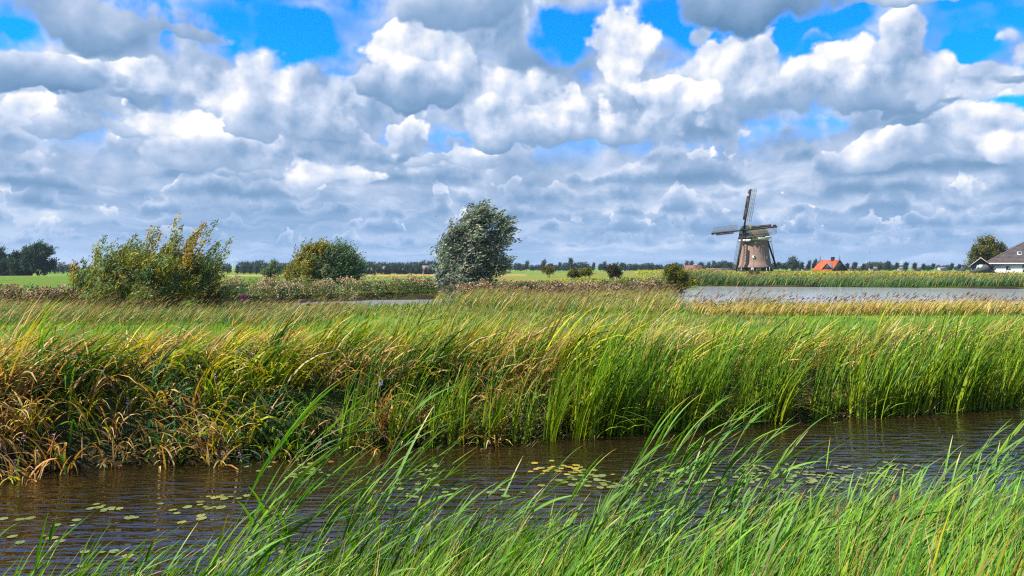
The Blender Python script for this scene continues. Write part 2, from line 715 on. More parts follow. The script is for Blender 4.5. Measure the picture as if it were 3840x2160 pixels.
def ground_z(x, y):
    x = np.asarray(x, float)
    y = np.asarray(y, float)
    yn, yf = shore_near(x), shore_far(x)
    s1 = yn - y                       # > 0 on the near bank
    s2 = y - yf                       # > 0 beyond the ditch
    near = -0.45 + 0.55 * sstep(-0.5, 0.35, s1) + 1.2 * sstep(0.2, 5.0, s1)
    left = sstep(3.0, -6.0, x)
    far = -0.45 + 0.60 * sstep(-0.5, 0.5, s2) + (0.45 + 0.45 * left) * sstep(0.1, 1.5, s2) - 0.2 * left * sstep(5, 12, s2) - (0.22 + 0.25 * (1 - left)) * sstep(7, 18, s2)
    far = far + 0.10 * (fnoise(x * 0.3, y * 0.3, 2) - 0.5) * sstep(1, 4, s2)
    z = np.where(s1 > -0.5, near, np.where(s2 > -0.5, far, -0.45))
    # farther land
    d = np.hypot(x, y)
    land = sstep(70, 110, d)
    z = np.where(s2 > 20, z * (1 - land) + 0.42 * land, z)
    ratio = x / np.maximum(y, 1)
    dy = sstep(0.02, 0.24, ratio) * sstep(112, 160, y) * (1 - sstep(225, 270, y)) * (1.22 - 0.25 * sstep(0.45, 0.6, ratio)) * (y > 0)
    z = z + dy + 0.5 * sstep(0.0, 0.1, ratio) * (1 - sstep(0.24, 0.3, ratio)) * sstep(80, 120, y) * (1 - sstep(225, 270, y)) * (y > 0)
    z = z - 2.3 * sstep(225, 480, d) * (1 - sstep(0.05, 0.15, ratio)) - 1.5 * sstep(300, 600, d) * sstep(0.05, 0.15, ratio)
    z = z + 0.25 * (fnoise(x * 0.03, y * 0.03, 4) - 0.5) * sstep(60, 150, d)
    ps = pond_sd(x, y)
    z = np.where((ps < 4) & (y > 20), np.minimum(z, -0.5 + (z + 0.5) * sstep(-0.8, 1.2, ps)), z)
    return z


def ground_col(x, y):
    """what grows where: meadow, stubble, crops, soil"""
    n = x.shape
    g = fnoise(x * 0.08, y * 0.05, 31)
    g2 = fnoise(x * 0.6, y * 0.4, 37)
    meadow = np.array([0.12, 0.23, 0.022])
    dry = np.array([0.26, 0.22, 0.07])
    bright = np.array([0.12, 0.19, 0.025])
    soil = np.array([0.028, 0.022, 0.012])
    t = np.clip((g - 0.35) * 1.6 + (g2 - 0.5) * 0.6, 0, 1)[..., None]
    c = meadow * (1 - t) + dry * t * 0.8 + meadow * t * 0.2
    c = c * (0.8 + 0.4 * g2[..., None])
    s1, s2 = shore_near(x) - y, y - shore_far(x)
    bank = (sstep(2.5, 0.0, s2) * (s2 > -1) + sstep(6.5, 0.5, s1) * (s1 > -1.0))[..., None]
    c = c * (1 - np.clip(bank, 0, 1)) + soil * np.clip(bank, 0, 1)
    pb = (sstep(2.5, 0.3, pond_sd(x, y)) * (y > 20))[..., None]
    c = c * (1 - pb) + soil * pb
    d = np.hypot(x, y)
    r = x / np.maximum(y, 1)
    # mown pasture to the west, stubble beyond it, green slope of the dyke
    f1 = (sstep(85, 95, y) * (1 - sstep(200, 206, y)) * (r < -0.20))[..., None]
    c = c * (1 - f1) + bright * (0.85 + 0.3 * g2[..., None]) * f1
    f2 = (sstep(206, 212, y + 0.02 * x) * (1 - sstep(330, 336, y)) * (r < 0.02) * (r > -0.42))[..., None]
    c = c * (1 - f2) + np.array([0.40, 0.26, 0.085]) * (0.8 + 0.4 * g2[..., None]) * f2
    f3 = (sstep(118, 126, y) * (1 - sstep(165, 180, y)) * sstep(0.2, 0.25, r))[..., None]
    c = c * (1 - f3) + np.array([0.13, 0.20, 0.022]) * (0.7 + 0.6 * g[..., None]) * f3
    f4 = (sstep(80, 95, y) * (1 - sstep(240, 260, y)) * sstep(-0.07, -0.02, r) * (1 - sstep(0.22, 0.27, r)))[..., None] * np.clip(0.35 + 0.9 * (g2[..., None] - 0.3), 0, 0.85)
    c = c * (1 - f4) + np.array([0.24, 0.20, 0.055]) * f4
    return np.clip(c * 0.8, 0.008, 0.6)


def build_ground():
    rr = np.concatenate([[0.0], np.geomspace(0.6, 9000.0, 430)])
    a1 = np.concatenate([np.linspace(-180, -50, 40, endpoint=False), np.linspace(-50, 50, 420, endpoint=False), np.linspace(50, 180, 41)]) * pi / 180
    A, R = np.meshgrid(a1, rr)
    x, y = R * np.sin(A), R * np.cos(A)
    z = ground_z(x, y)
    nr, na = x.shape
    v = np.stack([x, y, z], -1).reshape(-1, 3)
    i = np.arange(nr - 1)[:, None] * na + np.arange(na - 1)[None]
    q = np.stack([i, i + na, i + na + 1, i + 1], -1).reshape(-1, 4)
    me = quick_mesh('ground', v, q, ground_col(x, y).reshape(-1, 3), True)
    m, t = new_mat('meadow_soil')
    L = t.links.new
    at = t.nodes.new('ShaderNodeAttribute')
    at.attribute_name = 'col'
    tcn = t.nodes.new('ShaderNodeTexCoord')
    n1 = t.nodes.new('ShaderNodeTexNoise')
    n1.inputs['Scale'].default_value = 1.7
    n1.inputs['Detail'].default_value = 8
    n1.inputs['Roughness'].default_value = 0.7
    n2 = t.nodes.new('ShaderNodeTexNoise')
    n2.inputs['Scale'].default_value = 14
    n2.inputs['Detail'].default_value = 4
    L(tcn.outputs['Object'], n1.inputs['Vector'])
    L(tcn.outputs['Object'], n2.inputs['Vector'])
    r = t.nodes.new('ShaderNodeMapRange')
    r.inputs[1].default_value = 0.3
    r.inputs[2].default_value = 0.7
    r.inputs[3].default_value = 0.6
    r.inputs[4].default_value = 1.4
    L(n1.outputs[0], r.inputs[0])
    mu = t.nodes.new('ShaderNodeVectorMath')
    mu.operation = 'SCALE'
    L(at.outputs['Color'], mu.inputs[0])
    L(r.outputs[0], mu.inputs['Scale'])
    p = t.nodes.new('ShaderNodeBsdfPrincipled')
    p.inputs['Roughness'].default_value = 0.95
    p.inputs['Specular IOR Level'].default_value = 0.05
    L(mu.outputs[0], p.inputs['Base Color'])
    b = t.nodes.new('ShaderNodeBump')
    b.inputs['Strength'].default_value = 0.8
    b.inputs['Distance'].default_value = 0.12
    L(n2.outputs[0], b.inputs['Height'])
    L(b.outputs[0], p.inputs['Normal'])
    o = t.nodes.new('ShaderNodeOutputMaterial')
    L(p.outputs[0], o.inputs[0])
    g = link('ground', me, m)
    tag(g, 'flat polder ground of meadow, banks and far fields', None, None, 'structure')
    return g


build_ground()


def water_mat(name, body, rip, scale, stretch, rough, ior):
    m, t = new_mat(name)
    L = t.links.new
    tcn = t.nodes.new('ShaderNodeTexCoord')
    mp = t.nodes.new('ShaderNodeMapping')
    mp.inputs['Rotation'].default_value = (0, 0, radians(-12))
    mp.inputs['Scale'].default_value = stretch
    L(tcn.outputs['Object'], mp.inputs[0])
    n1 = t.nodes.new('ShaderNodeTexNoise')
    n1.inputs['Scale'].default_value = scale
    n1.inputs['Detail'].default_value = 2
    n1.inputs['Roughness'].default_value = 0.45
    n1.inputs['Distortion'].default_value = 0.4
    L(mp.outputs[0], n1.inputs['Vector'])
    # calmer and rougher patches of wind
    n2 = t.nodes.new('ShaderNodeTexNoise')
    n2.inputs['Scale'].default_value = 0.35
    n2.inputs['Detail'].default_value = 2
    L(tcn.outputs['Object'], n2.inputs['Vector'])
    r = t.nodes.new('ShaderNodeMapRange')
    r.inputs[1].default_value = 0.35
    r.inputs[2].default_value = 0.65
    r.inputs[3].default_value = rip * 0.45
    r.inputs[4].default_value = rip
    L(n2.outputs[0], r.inputs[0])
    b = t.nodes.new('ShaderNodeBump')
    b.inputs['Distance'].default_value = 0.10
    L(r.outputs[0], b.inputs['Strength'])
    L(n1.outputs[0], b.inputs['Height'])
    p = t.nodes.new('ShaderNodeBsdfPrincipled')
    p.inputs['Base Color'].default_value = body + (1,)
    p.inputs['Roughness'].default_value = rough
    p.inputs['IOR'].default_value = ior
    p.inputs['Specular IOR Level'].default_value = 0.5
    L(b.outputs[0], p.inputs['Normal'])
    o = t.nodes.new('ShaderNodeOutputMaterial')
    L(p.outputs[0], o.inputs[0])
    return m


# ditch water: a strip between the two banks, tucked under both
xs = np.linspace(-60, 90, 151)
v = np.concatenate([np.stack([xs, shore_near(xs) - 1.0, xs * 0], 1), np.stack([xs, shore_far(xs) + 1.0, xs * 0], 1)])
q = [(i, i + 1, i + 152, i + 151) for i in range(150)]
ditch = link('ditch_water', quick_mesh('ditch_water', v, q), water_mat('ditch_water', (0.014, 0.009, 0.003), 0.62, 4.4, (0.42, 1.6, 1), 0.015, 1.75))
tag(ditch, 'dark brown rippled water of the near ditch', None, None, 'structure')


def sheet(name, poly, mat, label, grow=2.5):
    c = poly.mean(0)
    dd = poly - c
    ln = np.linalg.norm(dd, axis=1)[:, None]
    p = c + dd * (1 + grow / ln)
    vv = np.concatenate([[[c[0], c[1], 0.0]], np.concatenate([p, np.zeros((len(p), 1))], 1)])
    n = len(p)
    ff = [(0, 1 + i, 1 + (i + 1) % n) for i in range(n)]
    o = link(name, quick_mesh(name, vv, ff), mat)
    return tag(o, label, None, None, 'structure')


PW = water_mat('pond_water', (0.42, 0.43, 0.46), 0.25, 2.0, (0.35, 1.2, 1), 0.08, 1.6)  # pale body colour stands in for bright sky reflected off the ripples
sheet('pond_water', POND_R, PW, 'pale wind-ruffled water below the windmill dyke')
sheet('inlet_water', POND_L, PW, 'pale strip of water between tall grass and willow')

# ------------------------------------------------------------------ windmill
THATCH = plain_mat('thatch', (0.24, 0.16, 0.13), 0.95, 0.28, 3.0, 0.05, 0.5, (2.5, 2.5, 0.5))
CAPTHATCH = plain_mat('cap_thatch', (0.21, 0.145, 0.06), 0.95, 0.45, 1.6, 0.05, 0.5, (1, 1, 3))
TAR = plain_mat('tarred_wood', (0.014, 0.012, 0.012), 0.6, 0.4, 5, 0.3)
GREENWOOD = plain_mat('green_boards', (0.03, 0.055, 0.05), 0.6, 0.3, 4, 0.3)
BASEWOOD = plain_mat('base_boards', (0.028, 0.034, 0.038), 0.7, 0.3, 4, 0.25)
WHITE = plain_mat('white_paint', (0.78, 0.78, 0.76), 0.5, 0.06, 4, 0.4)
GREYWOOD = plain_mat('weathered_white_wood', (0.42, 0.42, 0.40), 0.7, 0.2, 4, 0.3)
LATH = plain_mat('sail_lath', (0.10, 0.11, 0.115), 0.7, 0.3, 4, 0.3)
BROWNBOARD = plain_mat('brown_board', (0.020, 0.012, 0.012), 0.6, 0.4, 4, 0.3)


def glass_mat(name, col, rough=0.06):
    m, t = new_mat(name)
    p = t.nodes.new('ShaderNodeBsdfPrincipled')
    n = t.nodes.new('ShaderNodeTexNoise')
    n.inputs['Scale'].default_value = 1.5
    r = t.nodes.new('ShaderNodeValToRGB')
    r.color_ramp.elements[0].color = tuple(c * 0.8 for c in col) + (1,)
    r.color_ramp.elements[1].color = tuple(c * 1.2 for c in col) + (1,)
    t.links.new(n.outputs[0], r.inputs[0])
    t.links.new(r.outputs[0], p.inputs['Base Color'])
    p.inputs['Roughness'].default_value = rough
    o = t.nodes.new('ShaderNodeOutputMaterial')
    t.links.new(p.outputs[0], o.inputs[0])
    return m


GLASS = glass_mat('window_glass', (0.03, 0.035, 0.045))


def oct_ring(r, z, rot=radians(22.5), n=8):
    a = np.arange(n) * 2 * pi / n + rot
    return np.stack([r * np.cos(a), r * np.sin(a), np.full(n, z)], 1)


def loft(rings, close=True):
    n = len(rings[0])
    f = []
    for i in range(len(rings) - 1):
        for k in range(n):
            k2 = (k + 1) % n
            f.append((i * n + k, i * n + k2, (i + 1) * n + k2, (i + 1) * n + k))
    return np.concatenate(rings), f


def windmill():
    D = 196.0
    zb = float(ground_z(np.array([X(2831, D)]), np.array([D]))[0]) - 0.1
    zb = min(zb, Z(1014, D))
    S = D / F                                   # metres per photograph pixel there
    root = empty('windmill', (X(2831, D), D, zb), 0, 'thatched eight-sided polder windmill with four lattice sails on the dyke', 'windmill')
    H0 = (1014 - 995) * S                       # plank skirt
    H1 = (1014 - 893) * S                       # top of thatched body
    rb, rt = 4.15, 3.05
    # thatched smock, slightly waisted, each side its own faint ridge
    zs = np.linspace(H0, H1, 9)
    t = (zs - H0) / (H1 - H0)
    rad = rb + (rt - rb) * (t ** 0.72)
    rings = [oct_ring(r, z) for r, z in zip(rad, zs)]
    rings = [oct_ring(rb + 0.28, H0 - 0.10), oct_ring(rb + 0.30, H0 + 0.12)] + rings[1:]
    Geo().add(*loft(rings)).obj('thatched_body', THATCH, root)
    # corner ridges of darker thatch
    for k in range(8):
        pts = [rg[k] * np.array([1.004, 1.004, 1]) for rg in rings[1:]]
        Geo().tube(pts, 0.04, 5).obj('corner_ridge', THATCH, root)
    # boarded base: eight panels with posts
    br = oct_ring(rb + 0.05, 0.0)
    tr = oct_ring(rb - 0.05, H0 + 0.1)
    for k in range(8):
        k2 = (k + 1) % 8
        Geo().add([br[k], br[k2], tr[k2], tr[k]], [(0, 1, 2, 3)]).obj('base_panel', BASEWOOD, root)
        Geo().bar(br[k] * 1.03, tr[k] * np.array([1.03, 1.03, 1]), 0.22, 0.22, (1, 0.2, 0)).obj('corner_post', GREYWOOD, root)
        # boards of each panel
        if k in (4, 5, 6, 7):
            for j in range(1, 6):
                s = j / 6
                a, b = br[k] * (1 - s) + br[k2] * s, tr[k] * (1 - s) + tr[k2] * s
                out = a / np.linalg.norm(a) * 0.03
                Geo().bar(a + out, b + out, 0.07, 0.05, (1, 0.2, 0)).obj('batten', BASEWOOD, root)
    # white posts at the doors below the thatch edge
    apo = (rb) * cos(pi / 8)
    for px in (2803, 2820, 2855, 2867):
        x = (px - 2831) * S
        Geo().box(x - 0.06, x + 0.06, -apo - 0.16, -apo - 0.08, 0.0, H0).obj('door_post', GREYWOOD, root)
    for px in (2803, 2829):
        x = (px - 2831) * S
        w = Geo().box(x - 0.28, x + 0.28, -apo - 0.12, -apo - 0.06, H0 * 0.42, H0 * 0.82).obj('window', WHITE, root)
        Geo().box(x - 0.20, x + 0.20, -apo - 0.135, -apo - 0.115, H0 * 0.48, H0 * 0.76).obj('pane', GLASS, w)

    # windows in the thatch
    def body_r(z):
        return np.interp(z, zs, rad) * cos(pi / 8)
    for px, py, wpx, hpx, ang in ((2811.5, 958, 7, 10, 0.0), (2860, 960, 5, 10, 0.55), (2819.5, 903.5, 6, 6, 0.0), (2876, 903, 3, 8, 0.8)):
        x = (px - 2831) * S
        z = (1014 - py) * S
        yy = -body_r(z) - 0.02
        if ang:
            yy *= 0.86
        w = wpx * S / 2
        h = hpx * S / 2
        wo_ = Geo().box(x - w, x + w, yy - 0.16, yy + 0.9, z - h, z + h).obj('window', WHITE, root)
        Geo().box(x - w * 0.72, x + w * 0.72, yy - 0.185, yy - 0.15, z + h * 0.05, z + h * 0.9).obj('pane', GLASS, wo_)

    # cap: boat-shaped, along the axis away from the sails
    a = radians(62.0)
    axis = np.array([sin(a), cos(a), 0.0])      # towards the tail
    side = np.array([cos(a), -sin(a), 0.0])     # right-hand, towards the camera
    up = np.array([0, 0, 1.0])
    H2 = (1014 - 838) * S
    kr = H1 - 0.05
    Geo().add(*loft([oct_ring(rt + 0.12, kr - 0.15, n=16), oct_ring(rt + 0.34, kr, n=16), oct_ring(rt + 0.34, kr + 0.55, n=16), oct_ring(rt - 0.3, kr + 0.60, n=16)])).obj('cap_ring', GREYWOOD, root)
    zc = kr + 0.45
    hh = H2 - zc

    def section(s, w, h, z0=0.0):
        pts = []
        for q in np.linspace(0, 1, 9):
            th = pi * q
            cx = cos(th)
            cz = sin(th)
            pts.append(axis * s + side * (w * np.sign(cx) * abs(cx) ** 0.75) + up * (zc + z0 + h * cz ** 0.85))
        return np.array(pts)
    secs = [section(-3.35, 2.25, hh * 0.98), section(-2.2, 2.75, hh * 1.0), section(0, 3.1, hh * 0.98), section(2.2, 2.55, hh * 0.78), section(3.6, 1.6, hh * 0.50), section(4.3, 0.7, hh * 0.28)]
    n = 9
    f = []
    for i in range(len(secs) - 1):
        for k in range(n - 1):
            f.append((i * n + k, i * n + k + 1, (i + 1) * n + k + 1, (i + 1) * n + k))
    Geo().add(np.concatenate(secs), f).obj('cap_thatch', CAPTHATCH, root, True)
    # front weatherboards (slightly green) and the white storm hatch
    fr = section(-3.36, 2.24, hh * 0.97)
    cen = axis * -3.36 + up * (zc + 0.02)
    g = Geo()
    for k in range(n - 1):
        g.add([cen, fr[k], fr[k + 1]] + [fr[k + 1]], [(0, 1, 2, 3)])
    g.obj('cap_front', GREENWOOD, root)
    bk = axis * -3.46
    Geo().bar(bk + side * -2.3 + up * (zc + 0.02), bk + side * 2.3 + up * (zc + 0.02), 0.25, 0.5).obj('breast_beam', BROWNBOARD, root)
    Geo().bar(bk + side * -1.9 + up * (zc - 0.55), bk + side * 1.9 + up * (zc - 0.55), 0.22, 0.42).obj('white_fascia', WHITE, root)
    Geo().bar(bk + side * -1.8 + up * (zc - 0.95), bk + side * 1.8 + up * (zc - 0.95), 0.2, 0.3).obj('name_board', GREENWOOD, root)
    # hub and windshaft: axis tilted up towards the sails
    tilt = radians(15.5)
    nrm = -axis * cos(tilt) + up * sin(tilt)     # outward
    vup = up * cos(tilt) + axis * sin(tilt)
    hub = axis * -4.05 + up * (1014 - 859) * S
    Geo().tube([hub - nrm * 2.2, hub - nrm * 0.3, hub + nrm * 0.5], [0.3, 0.32, 0.34], 8).obj('windshaft', TAR, root)
    L = 11.05
    roll = radians(-2.2)
    for k in range(4):
        th = roll + k * pi / 2                   # clockwise as the camera sees it
        d = vup * cos(th) + side * sin(th)
        c = -vup * sin(th) + side * cos(th)      # clockwise side: lattice
        off = nrm * (0.18 if k % 2 else -0.12)
        o = hub + off
        sail = Geo().bar(o, o + d * L, 0.30, 0.34, nrm).obj('sail', TAR, root)
        # wind board in four lengths on the leading side
        g = Geo()
        for r0, r1 in ((2.9, 6.0), (6.05, 9.3), (9.85, 10.9)):
            wv_ = 0.72 if r1 < 10 else 0.5
            g.add([o + d * r0 - c * 0.18, o + d * r1 - c * 0.18, o + d * r1 - c * wv_ + nrm * 0.18, o + d * r0 - c * wv_ + nrm * 0.18,
                   o + d * r0 - c * 0.18 + nrm * 0.05, o + d * r1 - c * 0.18 + nrm * 0.05, o + d * r1 - c * wv_ + nrm * 0.23, o + d * r0 - c * wv_ + nrm * 0.23],
                  [(0, 1, 2, 3), (7, 6, 5, 4), (0, 4, 5, 1), (1, 5, 6, 2), (2, 6, 7, 3), (3, 7, 4, 0)])
        g.obj('wind_board', BROWNBOARD, sail)
        # lattice: cross laths and three hem laths
        W = 1.75
        for r in np.linspace(2.3, L - 0.05, 26):
            p0 = o + d * r
            Geo().bar(p0, p0 + c * W - nrm * 0.28, 0.075, 0.06, nrm).obj('cross_lath', LATH, sail)
        for w in (0.62, 1.18, W):
            p0 = o + c * w - nrm * 0.28 * w / W
            Geo().bar(p0 + d * 2.3, p0 + d * (L - 0.05), 0.08, 0.06, nrm).obj('hem_lath', LATH, sail)
    # tail: long cross beams, braces, tail pole down to the winch
    tb = axis * 1.6 + up * (kr + 0.75)
    Geo().bar(axis * 0.6 + side * -4.6 + up * (kr + 0.7), axis * 0.6 + side * 4.6 + up * (kr + 0.7), 0.28, 0.32).obj('long_cross_beam', GREYWOOD, root)
    Geo().bar(axis * 3.2 + side * -2.4 + up * (kr + 0.75), axis * 3.2 + side * 2.4 + up * (kr + 0.75), 0.24, 0.28).obj('short_cross_beam', GREYWOOD, root)
    foot = axis * 7.4 + up * 1.6
    Geo().bar(axis * 3.9 + up * (kr + 1.0), foot, 0.32, 0.36).obj('tail_pole', TAR, root)
    for s in (-1, 1):
        Geo().bar(axis * 0.6 + side * 4.45 * s + up * (kr + 0.7), foot, 0.07, 0.07).obj('long_brace', GREYWOOD, root)
        Geo().bar(axis * 3.2 + side * 2.3 * s + up * (kr + 0.75), foot - up * 0.3, 0.06, 0.06).obj('short_brace', GREYWOOD, root)
    return root


windmill()


# ------------------------------------------------------------------ houses
def roof_quad(g, p, th=0.12):
    p = [np.asarray(q, float) for q in p]
    nn = np.cross(p[1] - p[0], p[2] - p[0])
    nn = nn / np.linalg.norm(nn) * th
    if nn[2] < 0:
        nn = -nn
    v = p + [q + nn for q in p]
    return g.add(v, [(0, 1, 2, 3), (7, 6, 5, 4), (0, 4, 5, 1), (1, 5, 6, 2), (2, 6, 7, 3), (3, 7, 4, 0)])


def tile_mat(name, col, sx=3.0, sz=3.2, var=0.3, mortar=0.55):
    """roof tiles: rows by brick texture on the slope"""
    m, t = new_mat(name)
    L = t.links.new
    tcn = t.nodes.new('ShaderNodeTexCoord')
    sp = t.nodes.new('ShaderNodeSeparateXYZ')
    L(tcn.outputs['Object'], sp.inputs[0])
    ad = t.nodes.new('ShaderNodeMath')
    ad.operation = 'ADD'
    L(sp.outputs[0], ad.inputs[0])
    L(sp.outputs[1], ad.inputs[1])
    cb = t.nodes.new('ShaderNodeCombineXYZ')
    L(ad.outputs[0], cb.inputs[0])
    L(sp.outputs[2], cb.inputs[1])
    mp = t.nodes.new('ShaderNodeMapping')
    mp.inputs['Scale'].default_value = (sx, sz, 1)
    L(cb.outputs[0], mp.inputs[0])
    br = t.nodes.new('ShaderNodeTexBrick')
    br.inputs['Scale'].default_value = 1.0
    br.inputs['Color1'].default_value = tuple(c * (1 - var) for c in col) + (1,)
    br.inputs['Color2'].default_value = tuple(min(1, c * (1 + var)) for c in col) + (1,)
    br.inputs['Mortar'].default_value = tuple(c * mortar for c in col) + (1,)
    br.inputs['Mortar Size'].default_value = 0.05
    L(mp.outputs[0], br.inputs['Vector'])
    n = t.nodes.new('ShaderNodeTexNoise')
    n.inputs['Scale'].default_value = 0.9
    n.inputs['Detail'].default_value = 5
    L(tcn.outputs['Object'], n.inputs['Vector'])
    r = t.nodes.new('ShaderNodeMapRange')
    r.inputs[1].default_value = 0.3
    r.inputs[2].default_value = 0.7
    r.inputs[3].default_value = 0.7
    r.inputs[4].default_value = 1.3
    L(n.outputs[0], r.inputs[0])
    sc_ = t.nodes.new('ShaderNodeVectorMath')
    sc_.operation = 'SCALE'
    L(br.outputs[0], sc_.inputs[0])
    L(r.outputs[0], sc_.inputs['Scale'])
    p = t.nodes.new('ShaderNodeBsdfPrincipled')
    p.inputs['Roughness'].default_value = 0.75
    L(sc_.outputs[0], p.inputs['Base Color'])
    o = t.nodes.new('ShaderNodeOutputMaterial')
    L(p.outputs[0], o.inputs[0])
    return m


SLATE = tile_mat('dark_roof_tiles', (0.085, 0.066, 0.062), 2.2, 2.6, 0.4)
ORANGE = tile_mat('orange_roof_tiles', (0.50, 0.085, 0.012), 2.6, 3.2, 0.25, 0.6)
REDBROWN = tile_mat('red_brown_roof_tiles', (0.22, 0.095, 0.06), 1.4, 1.6, 0.45)
GREYROOF = tile_mat('grey_roof_tiles', (0.16, 0.13, 0.125), 2.0, 2.4, 0.3)
PLASTER = plain_mat('whitewashed_brick', (0.78, 0.78, 0.79), 0.8, 0.08, 5, 0.2, 0.1)
DARKWOOD = plain_mat('dark_boards', (0.035, 0.038, 0.045), 0.7, 0.4, 6, 0.25, 0.2, (6, 6, 0.4))
GREYBOARD = plain_mat('grey_boards', (0.10, 0.11, 0.13), 0.8, 0.25, 6, 0.2, 0.2, (6, 6, 0.4))
BRICK = plain_mat('pinkish_brick', (0.22, 0.14, 0.115), 0.85, 0.2, 5, 0.2)
PALEWALL = plain_mat('pale_render', (0.28, 0.25, 0.24), 0.8, 0.12, 5, 0.2)
DARKBLUE = plain_mat('dark_blue_paint', (0.012, 0.022, 0.045), 0.4, 0.2, 5, 0.4)
CURTAIN = glass_mat('curtained_glass', (0.45, 0.52, 0.56), 0.1)
RIDGE = plain_mat('ridge_tiles', (0.40, 0.20, 0.13), 0.8, 0.25, 5, 0.2)


def farmhouse():
    D = 188.0
    S = D / F
    zb = Z(1023, D)
    x0 = X(3700, D)
    root = empty('farmhouse', (x0, D, zb), radians(-28), 'white walled farmhouse with great dark pyramid roof beside the dyke', 'house')
    Wd, Dp = 25.0, 25.0
    He = (1023 - 990) * S
    RH = 7.5
    g = Geo()
    g.box(0, Wd, 0, Dp, -0.6, He)
    g.obj('wall', PLASTER, root)
    o = 0.55
    hz_ = (1023 - 988) * S
    ap = np.array([Wd * 0.5, Dp * 0.5, hz_ + RH])
    rs = 1.6
    e = [np.array([-o, -o, hz_]), np.array([Wd + o, -o, hz_]), np.array([Wd + o, Dp + o, hz_]), np.array([-o, Dp + o, hz_])]
    # courses of tiles: the pyramid steps up in overlapping bands
    rf = Geo()
    nb = 22
    for k in range(4):
        a, b = e[k], e[(k + 1) % 4]
        for j in range(nb):
            t0, t1 = j / nb, (j + 1) / nb
            pa, pb = a + (ap - a) * t0, b + (ap - b) * t0
            qa, qb = a + (ap - a) * t1, b + (ap - b) * t1
            outn = np.cross(b - a, ap - a)
            outn /= np.linalg.norm(outn)
            rf.add([pa + outn * 0.10, pb + outn * 0.10, qb + outn * 0.02, qa + outn * 0.02, pa - outn * 0.02, pb - outn * 0.02], [(0, 1, 2, 3), (4, 5, 1, 0)])
    roof = rf.obj('roof', SLATE, root)
    Geo().bar(e[0] + np.array([0, 0, -0.03]), e[1] + np.array([0, 0, -0.03]), 0.25, 0.22).obj('gutter', WHITE, roof)
    Geo().bar(e[3] + np.array([0, 0, -0.03]), e[0] + np.array([0, 0, -0.03]), 0.25, 0.22).obj('gutter', WHITE, roof)
    hip = e[0] + (ap - e[0]) * 0.999
    Geo().bar(e[0] + np.array([0, 0, 0.12]), hip + np.array([0, 0, 0.12]), 0.22, 0.14).obj('hip_tiles', GREYROOF, roof)
    # skylight on the front slope
    sx, sz = (3806 - 3700) * S * 1.02, (1023 - 952) * S
    tt = (sz - hz_) / RH
    yy = -o + (Dp * 0.5 + o) * tt
    sl = np.array([0, (Dp * 0.5 + o), RH])
    sl = sl / np.linalg.norm(sl)
    nn = np.array([0, -sl[2], sl[1]])
    c = np.array([sx, yy, sz]) + nn * 0.14
    sk = Geo().bar(c - sl * 0.7, c + sl * 0.7, 0.85, 0.14, nn).obj('skylight', WHITE, roof)
    Geo().bar(c - sl * 0.55 + nn * 0.08, c + sl * 0.55 + nn * 0.08, 0.6, 0.04, nn).obj('pane', GLASS, sk)
    # windows
    for px in (3721, 3768):
        x = (px - 3700) * S
        w = Geo().box(x - 0.55, x + 0.55, -0.05, 0.05, He - 1.45, He - 0.45).obj('window', WHITE, root)
        f_ = Geo().box(x - 0.42, x + 0.42, -0.08, -0.03, He - 1.34, He - 0.56).obj('frame', DARKBLUE, w)
        for s in (-0.2, 0.2):
            Geo().box(x + s - 0.15, x + s + 0.15, -0.10, -0.07, He - 1.22, He - 0.72).obj('pane', CURTAIN if s > 0 else GLASS, w)
    x = (3823.5 - 3700) * S
    dr = Geo().box(x - 0.72, x + 0.72, -0.06, 0.06, 0.30, He - 0.22).obj('glass_door', DARKBLUE, root)
    for s in (-0.33, 0.33):
        Geo().box(x + s - 0.19, x + s + 0.19, -0.09, -0.05, 0.48, He - 0.38).obj('pane', CURTAIN, dr)
    # long low ridge of the wing behind the shed
    return root


farmhouse()


def shed():
    D = 184.0
    S = D / F
    zb = Z(1017, D)
    xc = X(3675, D)
    root = empty('shed', (xc, D, zb), radians(-30), 'low dark boarded shed with gable and white double window', 'shed')
    hw = (3703 - 3647) * S / 2
    he = (1017 - 992) * S
    ha = (1017 - 968) * S
    cx = (3687 - 3675) * S * 0.25
    dp = 11.0
    Geo().box(-hw, hw, 0, dp, -0.5, he).obj('wall', GREYBOARD, root)
    Geo().add([(-hw, -0.01, he), (hw, -0.01, he), (cx, -0.01, ha), (cx, -0.01, ha), (-hw, 0.08, he), (hw, 0.08, he), (cx, 0.08, ha), (cx, 0.08, ha)],
              [(0, 1, 2, 3), (7, 6, 5, 4), (0, 4, 5, 1), (1, 5, 6, 2), (3, 7, 4, 0)]).obj('gable', DARKWOOD, root)
    o = 0.45
    sl = (ha - he) / hw
    for s, nm in ((-1, 'roof'), (1, 'roof')):
        ex = cx + s * (hw + o)
        g = roof_quad(Geo(), [(ex, -o, he - o * sl), (ex, dp, he - o * sl), (cx, dp, ha + 0.02), (cx, -o, ha + 0.02)])
        rf = g.obj('roof', GREYROOF, root)
        Geo().bar((ex, -o - 0.03, he - o * sl + 0.06), (cx, -o - 0.03, ha + 0.08), 0.10, 0.26, (0, 1, 0)).obj('barge_board', GREYWOOD, rf)
    Geo().bar((cx, -o, ha + 0.16), (cx, dp, ha + 0.16), 0.3, 0.14).obj('ridge_tiles', RIDGE, root)
    x = (3673.5 - 3675) * S
    w = Geo().box(x - 0.64, x + 0.64, -0.06, 0.02, he - 1.0, he - 0.05).obj('window', WHITE, root)
    for s in (-0.31, 0.31):
        Geo().box(x + s - 0.22, x + s + 0.22, -0.09, -0.05, he - 0.9, he - 0.15).obj('pane', CURTAIN, w)
    return root


shed()


